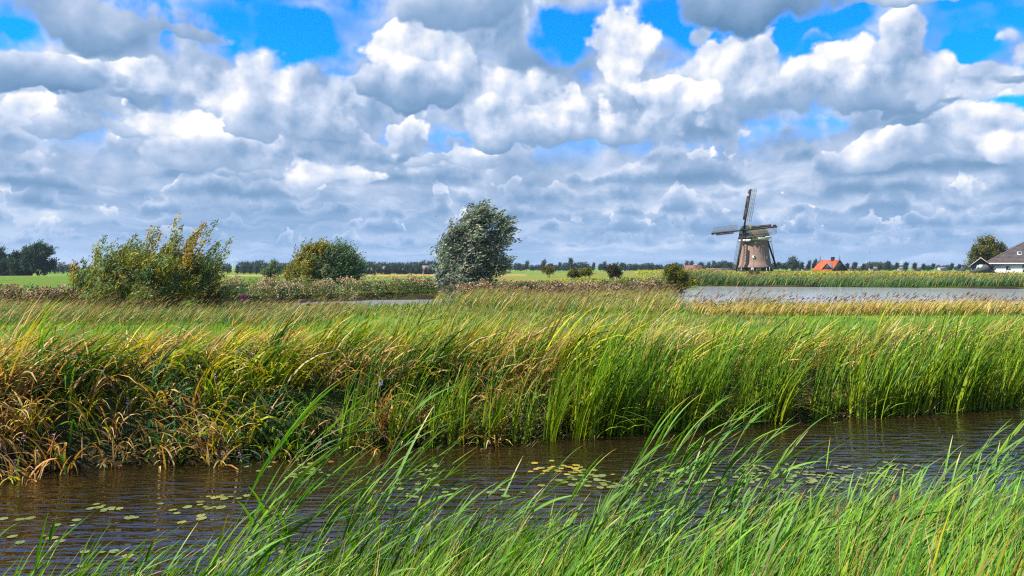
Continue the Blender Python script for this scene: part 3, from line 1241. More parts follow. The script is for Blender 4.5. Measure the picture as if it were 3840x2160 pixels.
def orange_house():
    D = 262.0
    S = D / F
    zb = Z(1014, D) - 1.3
    rz = radians(-58)
    xc = X(3112, D)
    root = empty('orange_roofed_house', (xc, D, zb), rz, 'house with orange tiled roof, black gables and stout chimney', 'house')
    L2 = 3.6
    hw = 4.3
    he = (1014 - 1010) * S + 0.8
    ha = (1014 - 972) * S + 0.8
    Geo().box(-L2, L2, -hw * 0.92, hw * 0.92, -1.2, he + 0.25).obj('wall', DARKWOOD, root)
    for s in (-1, 1):
        roof_quad(Geo(), [(-L2 - 0.2, s * hw, he), (L2 + 0.2, s * hw, he), (L2 + 0.2, 0, ha), (-L2 - 0.2, 0, ha)]).obj('roof', ORANGE, root)
        # gable ends
        x = s * L2
        g = Geo().add([(x - 0.08, -hw * 0.95, he), (x - 0.08, hw * 0.95, he), (x - 0.08, 0, ha - 0.08), (x - 0.08, 0, ha - 0.08),
                       (x + 0.08, -hw * 0.95, he), (x + 0.08, hw * 0.95, he), (x + 0.08, 0, ha - 0.08), (x + 0.08, 0, ha - 0.08)],
                      [(0, 1, 2, 3), (7, 6, 5, 4), (0, 4, 5, 1), (1, 5, 6, 2), (3, 7, 4, 0)])
        g.obj('gable', DARKWOOD, root)
        for q in (-1, 1):
            Geo().bar((x + s * 0.22, q * hw * 1.0, he), (x + s * 0.22, 0, ha + 0.1), 0.14, 0.3, (1, 0, 0)).obj('barge_board', TAR, root)
        Geo().tube([(x + s * 0.2, 0, ha), (x + s * 0.2, 0, ha + 0.8), (x + s * 0.2, 0, ha + 1.75)], [0.14, 0.10, 0.05], 6).obj('finial', TAR, root)
    Geo().bar((-L2 - 0.2, 0, ha + 0.1), (L2 + 0.2, 0, ha + 0.1), 0.3, 0.16).obj('ridge_tiles', ORANGE, root)
    # cross dormer with black gable on the camera side
    dx = 1.9
    dw = 1.9
    dz0, dz1 = he + 0.6, he + 2.5
    y0 = -hw * 0.93
    Geo().add([(dx - dw, y0, dz0), (dx + dw, y0, dz0), (dx, y0, dz1), (dx, y0, dz1), (dx - dw, y0 + 3, dz0), (dx + dw, y0 + 3, dz0), (dx, y0 + 3.2, dz1), (dx, y0 + 3.2, dz1)],
              [(0, 1, 2, 3), (0, 4, 5, 1), (1, 5, 6, 2), (3, 7, 4, 0)]).obj('dormer_gable', DARKWOOD, root)
    for s in (-1, 1):
        roof_quad(Geo(), [(dx + s * (dw + 0.2), y0 - 0.2, dz0 - 0.2), (dx + s * (dw + 0.2), y0 + 3, dz0 - 0.2), (dx, y0 + 3.2, dz1), (dx, y0 - 0.2, dz1)], 0.1).obj('dormer_roof', TAR if s < 0 else GREYROOF, root)
    w = Geo().box(dx - 1.4, dx - 0.3, y0 - 0.06, y0 + 0.02, dz0 - 0.55, dz0 - 0.25).obj('window', WHITE, root)
    Geo().box(dx + 0.3, dx + 1.4, y0 - 0.06, y0 + 0.02, dz0 - 0.55, dz0 - 0.25).obj('window', WHITE, root)
    # stout chimney with flared top
    cx = 1.1
    ch = Geo().box(cx - 0.42, cx + 0.42, -0.42, 0.42, ha - 0.7, ha + 0.75).obj('chimney', TAR, root)
    Geo().add(*loft([oct_ring(0.5, ha + 0.7) + np.array([cx, 0, 0]), oct_ring(0.68, ha + 0.85) + np.array([cx, 0, 0]), oct_ring(0.66, ha + 1.15) + np.array([cx, 0, 0]), oct_ring(0.3, ha + 1.3) + np.array([cx, 0, 0])])).obj('chimney_cap', TAR, ch)
    return root


orange_house()


def gabled(name, px, py, D, wpx, hpx, rpx, roofm, wallm, label, rz=0.0, group=None, cat='house', windows=2, dp=None, chim=False):
    """far house: eaves facing the camera; wpx wide, hpx wall, rpx roof (photograph pixels)"""
    S = D / F
    zb = Z(py, D)
    root = empty(name, (X(px, D), D, zb), rz, label, cat, group)
    w, h, r = wpx * S / 2, hpx * S, rpx * S
    dp = dp or max(4.0, w * 1.3)
    Geo().box(-w, w, 0, dp, -1.5, h).obj('wall', wallm, root)
    ry = h + r
    for s in (0, 1):
        y0 = -0.3 if s == 0 else dp + 0.3
        roof_quad(Geo(), [(-w - 0.25, y0, h - 0.05), (w + 0.25, y0, h - 0.05), (w + 0.25, dp / 2, ry), (-w - 0.25, dp / 2, ry)], 0.14).obj('roof', roofm, root)
    for s in (-1, 1):
        Geo().add([(s * w, 0, h), (s * w, dp, h), (s * w, dp / 2, ry), (s * w, dp / 2, ry), (s * (w - 0.1), 0, h), (s * (w - 0.1), dp, h), (s * (w - 0.1), dp / 2, ry), (s * (w - 0.1), dp / 2, ry)],
                  [(0, 1, 2, 3), (7, 6, 5, 4), (1, 5, 6, 2), (3, 7, 4, 0)]).obj('gable', wallm, root)
    for k in range(windows):
        x = -w + 2 * w * (k + 0.5) / windows
        ww = min(0.9, w / windows * 0.5)
        wn = Geo().box(x - ww, x + ww, -0.06, 0.02, h * 0.3, h * 0.78).obj('window', WHITE, root)
        Geo().box(x - ww * 0.8, x + ww * 0.8, -0.09, -0.05, h * 0.36, h * 0.72).obj('pane', GLASS, wn)
    if chim:
        Geo().box(w * 0.5, w * 0.5 + 0.7, dp / 2 - 0.35, dp / 2 + 0.35, ry - 0.6, ry + 0.8).obj('chimney', BRICK, root)
    return root


gabled('barn', 2598, 1020, 236, 60, 7, 18, REDBROWN, DARKWOOD, 'weathered barn with rusty red-brown tiled roof behind the yellow bush', radians(-14), None, 'barn', 0, 9.0)
gabled('village_house', 655, 1032, 330, 60, 12, 10, GREYROOF, PALEWALL, 'low pale house half hidden behind the leafy willow scrub', 0, None, 'house', 3)
gabled('village_house', 700, 1030, 350, 40, 12, 14, REDBROWN, BRICK, 'brick house with reddish roof beyond the willow scrub', radians(10), None, 'house', 2)
gabled('village_house', 1392, 1026, 470, 26, 12, 9, GREYROOF, PALEWALL, 'pale cottage below the wood, next to the round golden bush', 0, None, 'house', 2)
gabled('village_house', 1452, 1026, 480, 20, 14, 14, GREYROOF, BRICK, 'brick house with steep gable below the wood', radians(62), None, 'house', 1)
gabled('village_house', 1508, 1026, 470, 26, 11, 9, GREYROOF, PALEWALL, 'whitewashed house standing mid-way along the wood', 0, None, 'house', 2, None, True)
gabled('village_house', 1603, 1024, 440, 30, 8, 20, GREYROOF, BRICK, 'farmhouse with tall pointed roof near the grey willow', radians(20), None, 'house', 1)
gabled('village_house', 1640, 1024, 430, 40, 7, 10, GREYROOF, PALEWALL, 'long low barn with grey roof beside the willow', 0, None, 'barn', 2)
gabled('village_house', 2352, 1015, 640, 22, 6, 4, GREYROOF, WHITE, 'small bright white shed among the far trees', 0, None, 'shed', 0)
gabled('village_house', 2700, 1014, 520, 90, 4, 3, GREYROOF, WHITE, 'long low white greenhouse between barn and windmill', 0, None, 'greenhouse', 4)
gabled('village_house', 2997, 1013, 420, 26, 8, 9, BRICK, PALEWALL, 'pinkish house next to the orange roofed house', radians(40), None, 'house', 1)
gabled('village_house', 3022, 1013, 430, 30, 7, 6, GREYROOF, PALEWALL, 'pale bungalow beside the pinkish house', 0, None, 'house', 3)
for i, (px, w, h, r, wm, rm) in enumerate([(3187, 30, 6, 7, PALEWALL, REDBROWN), (3218, 26, 6, 6, BRICK, GREYROOF), (3286, 34, 5, 6, PALEWALL, BRICK), (3385, 30, 5, 6, PALEWALL, GREYROOF), (3440, 26, 4, 5, BRICK, GREYROOF), (3540, 30, 5, 6, PALEWALL, GREYROOF), (3610, 24, 5, 5, GREYBOARD, GREYROOF)]):
    gabled('village_house', px, 1012, 620 + 12 * i, w, h, r, rm, wm, 'small far village house behind the row of wind-bent trees', radians(8 * (i % 3 - 1)), 'far village houses behind the tree row', 'house', 2)


# ------------------------------------------------------------------ wind turbines, spire
def turbine(px, py_hub, py_base, D, blade_px, rot, label):
    S = D / F
    root = empty('wind_turbine', (X(px, D), D, Z(py_base, D)), 0, label, 'wind turbine')
    h = (py_base - py_hub) * S
    Geo().tube([(0, 0, -2), (0, 0, h * 0.5), (0, 0, h)], [h * 0.032, h * 0.026, h * 0.017], 10).obj('tower', WHITE, root)
    Geo().box(-h * 0.02, h * 0.02, -h * 0.05, h * 0.04, h - h * 0.02, h + h * 0.025).obj('nacelle', WHITE, root)
    B_ = blade_px * S
    for k in range(3):
        a = rot + k * 2 * pi / 3
        d = np.array([sin(a), 0, cos(a)])
        p = np.array([0, -h * 0.06, h])
        c = np.cross(d, [0, 1, 0])
        w = B_ * 0.055
        g = Geo()
        pts = []
        for t, ww in ((0.02, 0.5), (0.2, 1.0), (0.6, 0.6), (1.0, 0.15)):
            for s, y in ((-0.35, -0.02), (0.65, -0.02), (0.65, 0.03), (-0.35, 0.03)):
                pts.append(p + d * B_ * t + c * w * ww * s + np.array([0, y * B_ * 0.5, 0]))
        f = []
        for i in range(3):
            for q in range(4):
                f.append((i * 4 + q, i * 4 + (q + 1) % 4, (i + 1) * 4 + (q + 1) % 4, (i + 1) * 4 + q))
        f += [(0, 1, 2, 3), (15, 14, 13, 12)]
        g.add(pts, f).obj('blade', WHITE, root)
    return root


turbine(872, 968, 1020, 1500, 22, radians(-14), 'grey wind turbine over the trees between scrub and round bush')
turbine(3248, 985, 1012, 2100, 13, radians(8), 'tiny white wind turbine beside the far wooded mound')
turbine(3380, 982, 1012, 2000, 14, radians(20), 'tiny white wind turbine standing alone over the village')


def spire(px, ptop, pbase, D, label, w=6.0):
    S = D / F
    root = empty('church_tower', (X(px, D), D, Z(pbase, D)), 0, label, 'church tower')
    h = (pbase - ptop) * S
    Geo().box(-w / 2, w / 2, -w / 2, w / 2, -2, h * 0.5).obj('tower', BRICK, root)
    Geo().add(*loft([oct_ring(w * 0.62, h * 0.5), oct_ring(w * 0.25, h * 0.72), oct_ring(0.12, h)])).obj('spire', GREYROOF, root)


spire(2471, 986, 1012, 1100, 'thin pointed church spire above the far trees', 4.5)
spire(1604, 973, 1015, 1300, 'slender dark tower rising behind the wood by the willow', 4.0)

# ------------------------------------------------------------------ trees and bushes
def gz(x, y):
    return float(ground_z(np.array([x], float), np.array([y], float))[0])


def strands_crown(r, seeds, wind, length, nleaf, leaf, pal, w=None, up=0.9, spread=0.5, droop=0.0, colvar=0.2):
    """leafy shoots: seeds (n,3) roots of shoots; every shoot bends with the wind"""
    n = len(seeds)
    d0 = r.normal(0, spread, (n, 3)) + np.array([0, 0, up])
    d0 /= np.linalg.norm(d0, axis=1)[:, None]
    L = length * r.uniform(0.6, 1.3, n)
    scol = pick(pal, n, r, colvar, w)
    wind = np.asarray(wind, float)
    P, Dr, Cc = [], [], []
    pos = np.array(seeds, float)
    steps = nleaf
    d = d0
    for i in range(steps):
        t = i / steps
        d = d + wind * (1.6 / steps) * (0.4 + t) - np.array([0, 0, droop / steps])
        d = d / np.linalg.norm(d, axis=1)[:, None]
        pos = pos + d * (L / steps)[:, None]
        k = 2
        for _ in range(k):
            P.append(pos + r.normal(0, leaf * 0.35, (n, 3)))
            Dr.append(d + r.normal(0, 0.36, (n, 3)) + wind * 0.4)
            Cc.append(scol * (1 + r.normal(0, 0.16, (n, 1))))
    P, Dr, Cc = np.concatenate(P), np.concatenate(Dr), np.clip(np.concatenate(Cc), 0.005, 0.9)
    return leaves(P, Dr, leaf * r.uniform(0.7, 1.3, len(P)), leaf * 0.34 * r.uniform(0.7, 1.3, len(P)), Cc, r)


def in_ellipsoids(r, n, ells, shell=0.0):
    """points inside a set of ellipsoids (cx,cy,cz,rx,ry,rz), share by volume"""
    e = np.asarray(ells, float)
    vol = e[:, 3] * e[:, 4] * e[:, 5]
    k = r.choice(len(e), n, p=vol / vol.sum())
    v = r.normal(size=(n, 3))
    v /= np.linalg.norm(v, axis=1)[:, None]
    rad = r.uniform(shell, 1, n) ** (1 / 2.2)
    return e[k, :3] + v * rad[:, None] * e[k, 3:]


def limbs(r, root_r, ends, bend=(0.3, 0, 0)):
    g = Geo()
    for e in ends:
        e = np.asarray(e, float)
        b = np.array([r.normal(0, root_r), r.normal(0, root_r), -0.3])
        m = b * 0.45 + e * 0.55 + np.array([-bend[0], 0, 0.1]) * np.linalg.norm(e) * 0.2
        t = np.linspace(0, 1, 6)[:, None]
        pts = (1 - t) ** 2 * b + 2 * t * (1 - t) * m + t * t * e
        R = root_r * r.uniform(0.5, 0.8)
        g.tube(pts, np.linspace(R, R * 0.2, 6), 6)
    return g


WIND = np.array([0.85, 0.10, -0.05])


def bushy(name, px, pbase, D, ells_px, nstrand, slen, leaf, pal, w, label, cat, seed, up=0.8, spread=0.5, wind=1.0, nleaf=7, trunk=0.12, ntrunk=8, depth=0.8, shell=0.3, group=None, droop=0.0):
    """ells_px: (cx, cy, rx, ry) in photograph pixels"""
    r = np.random.default_rng(seed)
    S = D / F
    x0 = X(px, D)
    z0 = gz(x0, D)
    root = empty(name, (x0, D, z0), 0, label, cat, group)
    E = [((cx - px) * S, 0.0, Z(cy, D) - z0, rx * S, rx * S * depth, ry * S) for cx, cy, rx, ry in ells_px]
    # shoots come in tufts, with gaps between the tufts
    tuft = in_ellipsoids(r, max(12, nstrand // 24), E, shell)
    seeds = tuft[r.integers(len(tuft), size=nstrand)] + np.clip(r.normal(0, slen * 0.22, (nstrand, 3)), -slen * 0.4, slen * 0.4)
    seeds[:, 2] = np.maximum(seeds[:, 2], 0.05)
    # shoots grow out of their seeds: start a little low and upwind
    seeds = seeds - np.array([slen * 0.25 * wind, 0, slen * 0.25])
    seeds[:, 2] = np.maximum(seeds[:, 2], 0.02)
    v, f, c = strands_crown(r, seeds, WIND * wind, slen, nleaf, leaf, pal, w, up, spread, droop)
    me = quick_mesh('crown', v, f, c)
    cr = link('crown', me, LEAF, root)
    ends = in_ellipsoids(r, ntrunk, E, 0.0)
    limbs(r, trunk, ends).obj('trunk', BARK, root)
    return root


OLIVE = [(0.239, 0.249, 0.039), (0.37, 0.283, 0.039), (0.153, 0.217, 0.064), (0.434, 0.293, 0.032), (0.195, 0.283, 0.13)]
GOLD = [(0.297, 0.243, 0.027), (0.203, 0.216, 0.034), (0.351, 0.236, 0.022), (0.135, 0.176, 0.041)]
WILLOWGREEN = [(0.109, 0.186, 0.077), (0.077, 0.142, 0.065), (0.217, 0.261, 0.109)]
SILVER = [(0.246, 0.297, 0.203), (0.174, 0.217, 0.145), (0.348, 0.362, 0.232), (0.109, 0.145, 0.094)]
DARK = [(0.036, 0.078, 0.036), (0.049, 0.097, 0.046), (0.029, 0.061, 0.036)]

# willow scrub: tall feathery shoots over a dense skirt
bushy('willow_scrub', 545, 1190, 39.0,
      [(560, 1060, 250, 110), (420, 1095, 155, 85), (720, 1060, 115, 100), (340, 1110, 85, 70), (600, 1120, 250, 60)],
      2300, 0.85, 0.17, OLIVE, [3, 1.8, 3.4, 0.8, 2.6], 'broad olive-green willow scrub with feathery shoots blown over at the ditch bank', 'bush', 11, 1.0, 0.42, 0.85, 9, 0.07, 22, 0.7, 0.2, None, 0.0)


def scrub_shoots():
    r = np.random.default_rng(77)
    D = 39.0
    S = D / F
    o = bpy.data.objects['willow_scrub']
    tops = [(410, 868, 385), (330, 975, 320), (372, 935, 350), (455, 930, 405), (500, 905, 440), (545, 868, 480), (600, 852, 520), (620, 835, 545), (655, 905, 590), (690, 850, 610), (725, 828, 640),
            (780, 815, 680), (770, 850, 690), (815, 855, 720), (818, 880, 740), (838, 910, 760), (835, 950, 770), (845, 985, 780), (580, 890, 530), (640, 870, 580), (705, 880, 650), (745, 870, 670), (285, 985, 280), (480, 950, 450), (430, 960, 400), (560, 930, 520)]
    g = Geo()
    P, Dr, Cc = [], [], []
    for tx, ty, bx in tops:
        for q in range(2):
            e = np.array([(tx + r.normal(0, 8) - 545) * S, r.normal(0, 0.9), Z(ty + (q * 40 + r.normal(0, 8)), D) - o.location[2]])
            b = np.array([(bx - 545) * S, e[1] * 0.6, 0.6 + r.uniform(0, 0.8)])
            m = np.array([b[0] * 0.75 + e[0] * 0.25, e[1], b[2] * 0.35 + e[2] * 0.65])
            t = np.linspace(0, 1, 40)[:, None]
            pts = (1 - t) ** 2 * b + 2 * t * (1 - t) * m + t * t * e
            g.tube(pts[::5], np.linspace(0.022, 0.006, len(pts[::5])), 4)
            tan = np.gradient(pts, axis=0)
            tan /= np.linalg.norm(tan, axis=1)[:, None]
            col = pick(OLIVE, 1, r, 0.2)[0]
            for k in range(5):
                sel = slice(10, 40)
                sp = 0.16 * (1 - t[sel] * 0.5)
                P.append(pts[sel] + r.normal(0, 1, (30, 3)) * sp)
                Dr.append(tan[sel] + r.normal(0, 0.45, (30, 3)) + np.array([0.25, 0, 0]))
                Cc.append(col * (1 + r.normal(0, 0.2, (30, 1))))
    P, Dr, Cc = np.concatenate(P), np.concatenate(Dr), np.concatenate(Cc)
    v, f, c = leaves(P, Dr, 0.17 * r.uniform(0.6, 1.3, len(P)), 0.055 * r.uniform(0.7, 1.3, len(P)), np.clip(Cc, 0.01, 0.6), r)
    link('shoot_leaves', quick_mesh('shoot_leaves', v, f, c), LEAF, o)
    g.obj('shoot', BARK, o)


scrub_shoots()

# round golden-green bush
bushy('round_bush', 1230, 1068, 100.0,
      [(1180, 1000, 75, 78), (1130, 1035, 50, 45), (1200, 965, 60, 48)],
      1100, 1.3, 0.34, GOLD, None, 'round wind-swept bush, golden on its windward side, beyond the flowering bank', 'bush', 12, 0.7, 0.45, 0.9, 8, 0.12, 8, 0.9, 0.35)
o = bpy.data.objects['round_bush']
r_ = np.random.default_rng(13)
S_ = 100.0 / F
E_ = [((cx - 1230) * S_, 0.3, Z(cy, 100.0) - o.location[2], rx * S_, rx * S_ * 0.9, ry * S_) for cx, cy, rx, ry in [(1270, 985, 85, 68), (1310, 1020, 66, 52), (1240, 1025, 100, 50)]]
sd_ = in_ellipsoids(r_, 1200, E_, 0.25) - np.array([0.4, 0, 0.3])
sd_[:, 2] = np.maximum(sd_[:, 2], 0.05)
v, f, c = strands_crown(r_, sd_, WIND * 0.9, 1.4, 8, 0.34, WILLOWGREEN, None, 0.75, 0.4)
tag(link('crown', quick_mesh('crown', v, f, c), LEAF, o), 'dark green leeward half of the crown')

# the grey willow on the point
bushy('willow_tree', 1790, 1118, 67.0,
      [(1772, 850, 34, 50), (1815, 838, 32, 46), (1736, 905, 42, 60), (1882, 868, 28, 50), (1896, 922, 30, 46), (1683, 985, 34, 66), (1790, 925, 50, 56), (1848, 980, 50, 48), (1738, 1005, 58, 56), (1702, 1060, 48, 40), (1785, 1065, 62, 45)],
      3000, 1.25, 0.30, SILVER, [3, 3, 2, 1.5], 'tall silver-grey willow tree streaming in the wind at the water', 'tree', 14, 0.75, 0.36, 1.25, 8, 0.16, 14, 0.75, 0.35, None, 0.35)

bushy('sapling', 1020, 1062, 130.0, [(1018, 1035, 30, 28), (1028, 1012, 22, 18)], 260, 1.2, 0.32, WILLOWGREEN, None,
      'small grey-green wind-bent tree next to the round golden bush', 'tree', 15, 0.8, 0.35, 0.9, 7, 0.08, 5)
bushy('alder_bush', 2545, 1108, 78.0, [(2540, 1045, 42, 36), (2570, 1060, 36, 30), (2530, 1085, 45, 22), (2525, 1020, 24, 18)], 520, 0.6, 0.26,
      [(0.18, 0.18, 0.02), (0.11, 0.13, 0.02), (0.25, 0.21, 0.018), (0.06, 0.08, 0.02)], None, 'yellow-green leafy bush at the corner of the wide water', 'bush', 16, 0.6, 0.6, 0.35, 6, 0.07, 7)
bushy('rust_bush', 2455, 1108, 77.0, [(2450, 1080, 42, 22), (2490, 1092, 30, 16)], 240, 0.5, 0.2,
      [(0.17, 0.085, 0.015), (0.10, 0.085, 0.018), (0.06, 0.06, 0.015)], None, 'low rusty-brown shrub beside the yellow-green bush', 'bush', 17, 0.6, 0.6, 0.3, 6, 0.05, 5)
bushy('dark_bush', 2304, 1034, 122.0, [(2304, 1010, 20, 22), (2304, 1026, 24, 12)], 240, 0.7, 0.3,
      [(0.03, 0.035, 0.012), (0.045, 0.05, 0.015), (0.06, 0.05, 0.015)], None, 'dense dark rounded shrub standing alone on the rough pasture', 'bush', 18, 0.7, 0.5, 0.3, 6, 0.07, 5)
bushy('tawny_bush', 2150, 1036, 118.0, [(2150, 1023, 28, 12), (2190, 1024, 26, 12), (2205, 1016, 17, 10)], 300, 0.6, 0.28,
      [(0.16, 0.15, 0.035), (0.09, 0.11, 0.03), (0.20, 0.18, 0.035)], None, 'low olive bushes grown together on the rough pasture', 'bush', 19, 0.6, 0.6, 0.3, 6, 0.05, 6)
bushy('tawny_bush', 2060, 1024, 150.0, [(2060, 1012, 26, 10)], 130, 0.7, 0.32,
      [(0.16, 0.15, 0.035), (0.11, 0.11, 0.03)], None, 'low brownish bush beyond the rough pasture', 'bush', 20, 0.6, 0.6, 0.3, 6, 0.05, 4)
bushy('russet_clump', 2828, 1028, 150.0, [(2828, 1024, 24, 7)], 90, 0.5, 0.28,
      [(0.13, 0.075, 0.02), (0.10, 0.08, 0.02)], None, 'russet shrub on the dyke slope below the windmill', 'bush', 21, 0.5, 0.6, 0.3, 5, 0.04, 3)
bushy('farm_tree', 3700, 1010, 196.0, [(3695, 950, 46, 46), (3725, 945, 38, 38), (3670, 975, 34, 30), (3655, 1000, 22, 16), (3700, 915, 28, 20)], 1300, 1.5, 0.55,
      [(0.10, 0.12, 0.028), (0.16, 0.165, 0.03), (0.055, 0.085, 0.03), (0.21, 0.18, 0.035)], None, 'round yellow-green tree behind the dark shed', 'tree', 22, 0.6, 0.6, 0.25, 7, 0.2, 6, 0.9, 0.4)

# big dark trees of the western farm
for i, (px, cy, rx, ry, lab) in enumerate([(145, 972, 55, 58, 'big dark green round tree at the edge of the mown pasture'),
                                           (82, 990, 40, 42, 'dark tree grown against the big round tree by the pasture'),
                                           (32, 1008, 32, 28, 'low dark tree at the outer end of the pasture clump'),
                                           (-14, 975, 26, 55, 'dark tree at the end of the pasture hedge')]):
    bushy('broad_tree', px, 1030, 276.0 + 2 * i, [(px, cy, rx, ry), (px + rx * 0.4, cy + ry * 0.4, rx * 0.6, ry * 0.5), (px - rx * 0.4, cy + ry * 0.35, rx * 0.6, ry * 0.55)],
          900, 1.9, 0.85, DARK, None, lab, 'tree', 30 + i, 0.6, 0.6, 0.25, 7, 0.3, 5, 0.9, 0.5)


# ------------------------------------------------------------------ far tree line: a few tree shapes, many trees
def far_tree(kind, seed):
    r = np.random.default_rng(seed)
    if kind == 'round':
        E = [(0, 0, 0.62, 0.36, 0.36, 0.34), (0.16, 0.05, 0.48, 0.28, 0.28, 0.26), (-0.2, -0.04, 0.46, 0.26, 0.26, 0.28), (0.05, 0.1, 0.3, 0.34, 0.3, 0.22)]
    elif kind == 'tall':
        E = [(0.0, 0, 0.55, 0.13, 0.13, 0.36), (0.05, 0, 0.78, 0.10, 0.10, 0.2), (-0.02, 0, 0.34, 0.17, 0.17, 0.22)]
    else:
        E = [(0.0, 0, 0.50, 0.20, 0.20, 0.30), (0.12, 0, 0.74, 0.15, 0.15, 0.20), (-0.06, 0, 0.36, 0.22, 0.2, 0.2)]
    E = [tuple(np.array(e) * (1 + r.normal(0, 0.08, 6))) for e in E]
    seeds = in_ellipsoids(r, 230, E, 0.3) - np.array([0.03, 0, 0.03])
    seeds[:, 2] = np.maximum(seeds[:, 2], 0.06)
    v, f, c = strands_crown(r, seeds, WIND * 0.5, 0.16, 5, 0.095, [(0.040, 0.072, 0.045), (0.030, 0.058, 0.040), (0.055, 0.085, 0.048)], None, 0.6, 0.5)
    cm = quick_mesh('crown', v, f, c)
    cm.materials.append(LEAF)
    g = Geo().tube([(0, 0, -0.08), (0.005, 0, 0.25), (0.03, 0, 0.7)], [0.022, 0.017, 0.006], 5)
    for k in range(3):
        a = r.uniform(0, 6.28)
        g.tube([(0.01, 0, 0.3 + 0.08 * k), (0.1 * cos(a), 0.1 * sin(a), 0.5 + 0.08 * k)], [0.010, 0.004], 4)
    tm = g.mesh('trunk')
    tm.materials.append(BARK)
    return cm, tm


FAR = {k: [far_tree(k, 100 + 10 * i + j) for j in range(3)] for i, k in enumerate(('round', 'tall', 'bent'))}


def plant_far(kind, px, py_base, D, hpx, label, group, name='tree', wide=1.0):
    cm, tm = FAR[kind][random.randrange(3)]
    h = hpx * D / F
    # meshes are one unit tall
    o = empty(name, (X(px, D), D, Z(py_base, D)), random.uniform(-0.5, 0.5), label, 'tree', group, (h * wide, h * wide, h))
    for nm, me in (('crown', cm), ('trunk', tm)):
        c = bpy.data.objects.new(nm, me)
        COL.objects.link(c)
        c.parent = o
    return o


random.seed(5)
# wood behind the stubble, left of the round bush
for px, h in [(205, 34), (235, 42), (262, 38), (290, 30), (330, 28), (800, 34), (826, 38), (852, 40), (905, 44), (922, 46), (940, 42), (958, 46), (975, 50), (992, 42), (1008, 36), (1062, 42), (1078, 38), (1092, 46), (1050, 36)]:
    plant_far('round' if h > 30 else 'bent', px, 1028, 500 + random.uniform(-40, 60), h, 'dark tree of the far wood beyond the stubble field', 'trees of the wood beyond the stubble')
for px in (890, 915, 938, 962, 985, 1005, 1070):
    plant_far('tall', px, 1028, 455, 32, 'slim young roadside tree before the far wood', 'young trees along the stubble field')
for px in list(range(1368, 1660, 17)):
    plant_far('round', px + random.uniform(-6, 6), 1027, 540 + random.uniform(-40, 60), random.uniform(38, 48), 'dark rounded tree behind the village houses', 'village wood trees', wide=1.25)
for px in (1384, 1400, 1420, 1432, 1446, 1460, 1478, 1490, 1502, 1516, 1545, 1568, 1580, 1596, 1612, 1625, 1645):
    plant_far('bent', px, 1029, 418, random.uniform(22, 30), 'small garden tree among the village houses', 'garden trees in the village')
# broken line between willow and mill
for px, h, k in [(1912, 24, 'round'), (1932, 26, 'tall'), (1943, 32, 'bent'), (1961, 24, 'round'), (1974, 34, 'bent'), (1993, 22, 'round'), (2015, 24, 'round'), (2037, 38, 'bent'), (2060, 30, 'bent'), (2070, 28, 'tall'),
                 (2085, 22, 'round'), (2100, 32, 'tall'), (2122, 30, 'round'), (2141, 48, 'tall'), (2156, 30, 'tall'), (2175, 32, 'round'), (2195, 32, 'round'), (2226, 28, 'tall'), (2252, 30, 'bent'), (2264, 32, 'bent'),
                 (2284, 24, 'round'), (2332, 34, 'bent'), (2344, 26, 'tall'), (2362, 26, 'round'), (2380, 26, 'round'), (2386, 28, 'bent'), (2404, 26, 'round'), (2425, 30, 'round'), (2440, 30, 'round'), (2462, 26, 'bent'),
                 (2476, 24, 'round'), (2506, 26, 'round'), (2532, 32, 'round'), (2552, 26, 'round'), (2575, 34, 'tall'), (2590, 34, 'bent'), (2627, 36, 'bent'), (2642, 22, 'round'), (2655, 30, 'bent'), (2677, 38, 'tall'),
                 (2692, 34, 'round'), (2712, 42, 'bent'), (2728, 36, 'bent'), (2742, 32, 'tall'), (2752, 26, 'round')]:
    plant_far(k, px, 1016, 620 + random.uniform(-60, 80), h, 'tallest slim tree of the far line between willow and windmill' if h == 48 else {'round': 'low rounded dark tree of the far line between willow and windmill', 'tall': 'slim upright tree of the far line between willow and windmill', 'bent': 'wind-bent tree of the far line between willow and windmill'}[k], 'far tree line between willow and windmill' + ('' if k == 'round' else ', ' + k), wide=1.3 if k == 'round' else 1.15)
# right of the mill
for px, h, k in [(2902, 28, 'round'), (2918, 34, 'bent'), (2936, 28, 'round'), (2950, 30, 'round'), (2974, 50, 'round'), (2990, 34, 'round')]:
    plant_far(k, px, 1014, 420, h, 'leafy tree in the group beside the windmill', 'trees beside the windmill')
for px, h in [(3007, 34), (3033, 34), (3055, 38), (3177, 30), (3205, 34), (3238, 28), (3268, 26), (3299, 26), (3331, 38), (3363, 32), (3397, 34), (3430, 32), (3463, 28), (3499, 28), (3570, 30), (3597, 26)]:
    plant_far('bent', px, 1014, 392 + random.uniform(-6, 6), h, 'small wind-bent tree in the evenly spaced row beyond the dyke', 'row of wind-bent trees beyond the dyke', wide=0.95)
for px in (3258, 3272, 3286, 3300, 3315, 3328):
    plant_far('round', px, 1014, 900, 30, 'tree of the dark rounded copse behind the tree row', 'copse behind the tree row', wide=1.3)
for px in (3545, 3556, 3345, 3480, 3520, 3620):
    plant_far('round', px, 1014, 700, 20, 'low bushy tree among the far village roofs', 'low trees among the far village', wide=1.3)

# lower growth that closes the far line between the single trees
for k in range(70):
    px = random.choice([random.uniform(1900, 2560), random.uniform(1900, 2560), random.uniform(2640, 2760), random.uniform(3000, 3640), random.uniform(3150, 3640)])
    plant_far('round', px, 1016, 720 + random.uniform(-30, 160), random.uniform(12, 23), 'low hedge tree closing the gaps of the far horizon line', 'low hedge trees on the far horizon', wide=random.uniform(1.5, 2.6))
for px in (1385, 1400, 1445, 1462, 1500, 1522, 1560, 1600, 1612, 1648, 655, 690, 712):
    plant_far('round', px + random.uniform(-5, 5), 1030, 425, random.uniform(12, 20), 'garden shrub in front of the village house walls', 'garden shrubs before the village houses', wide=1.6)

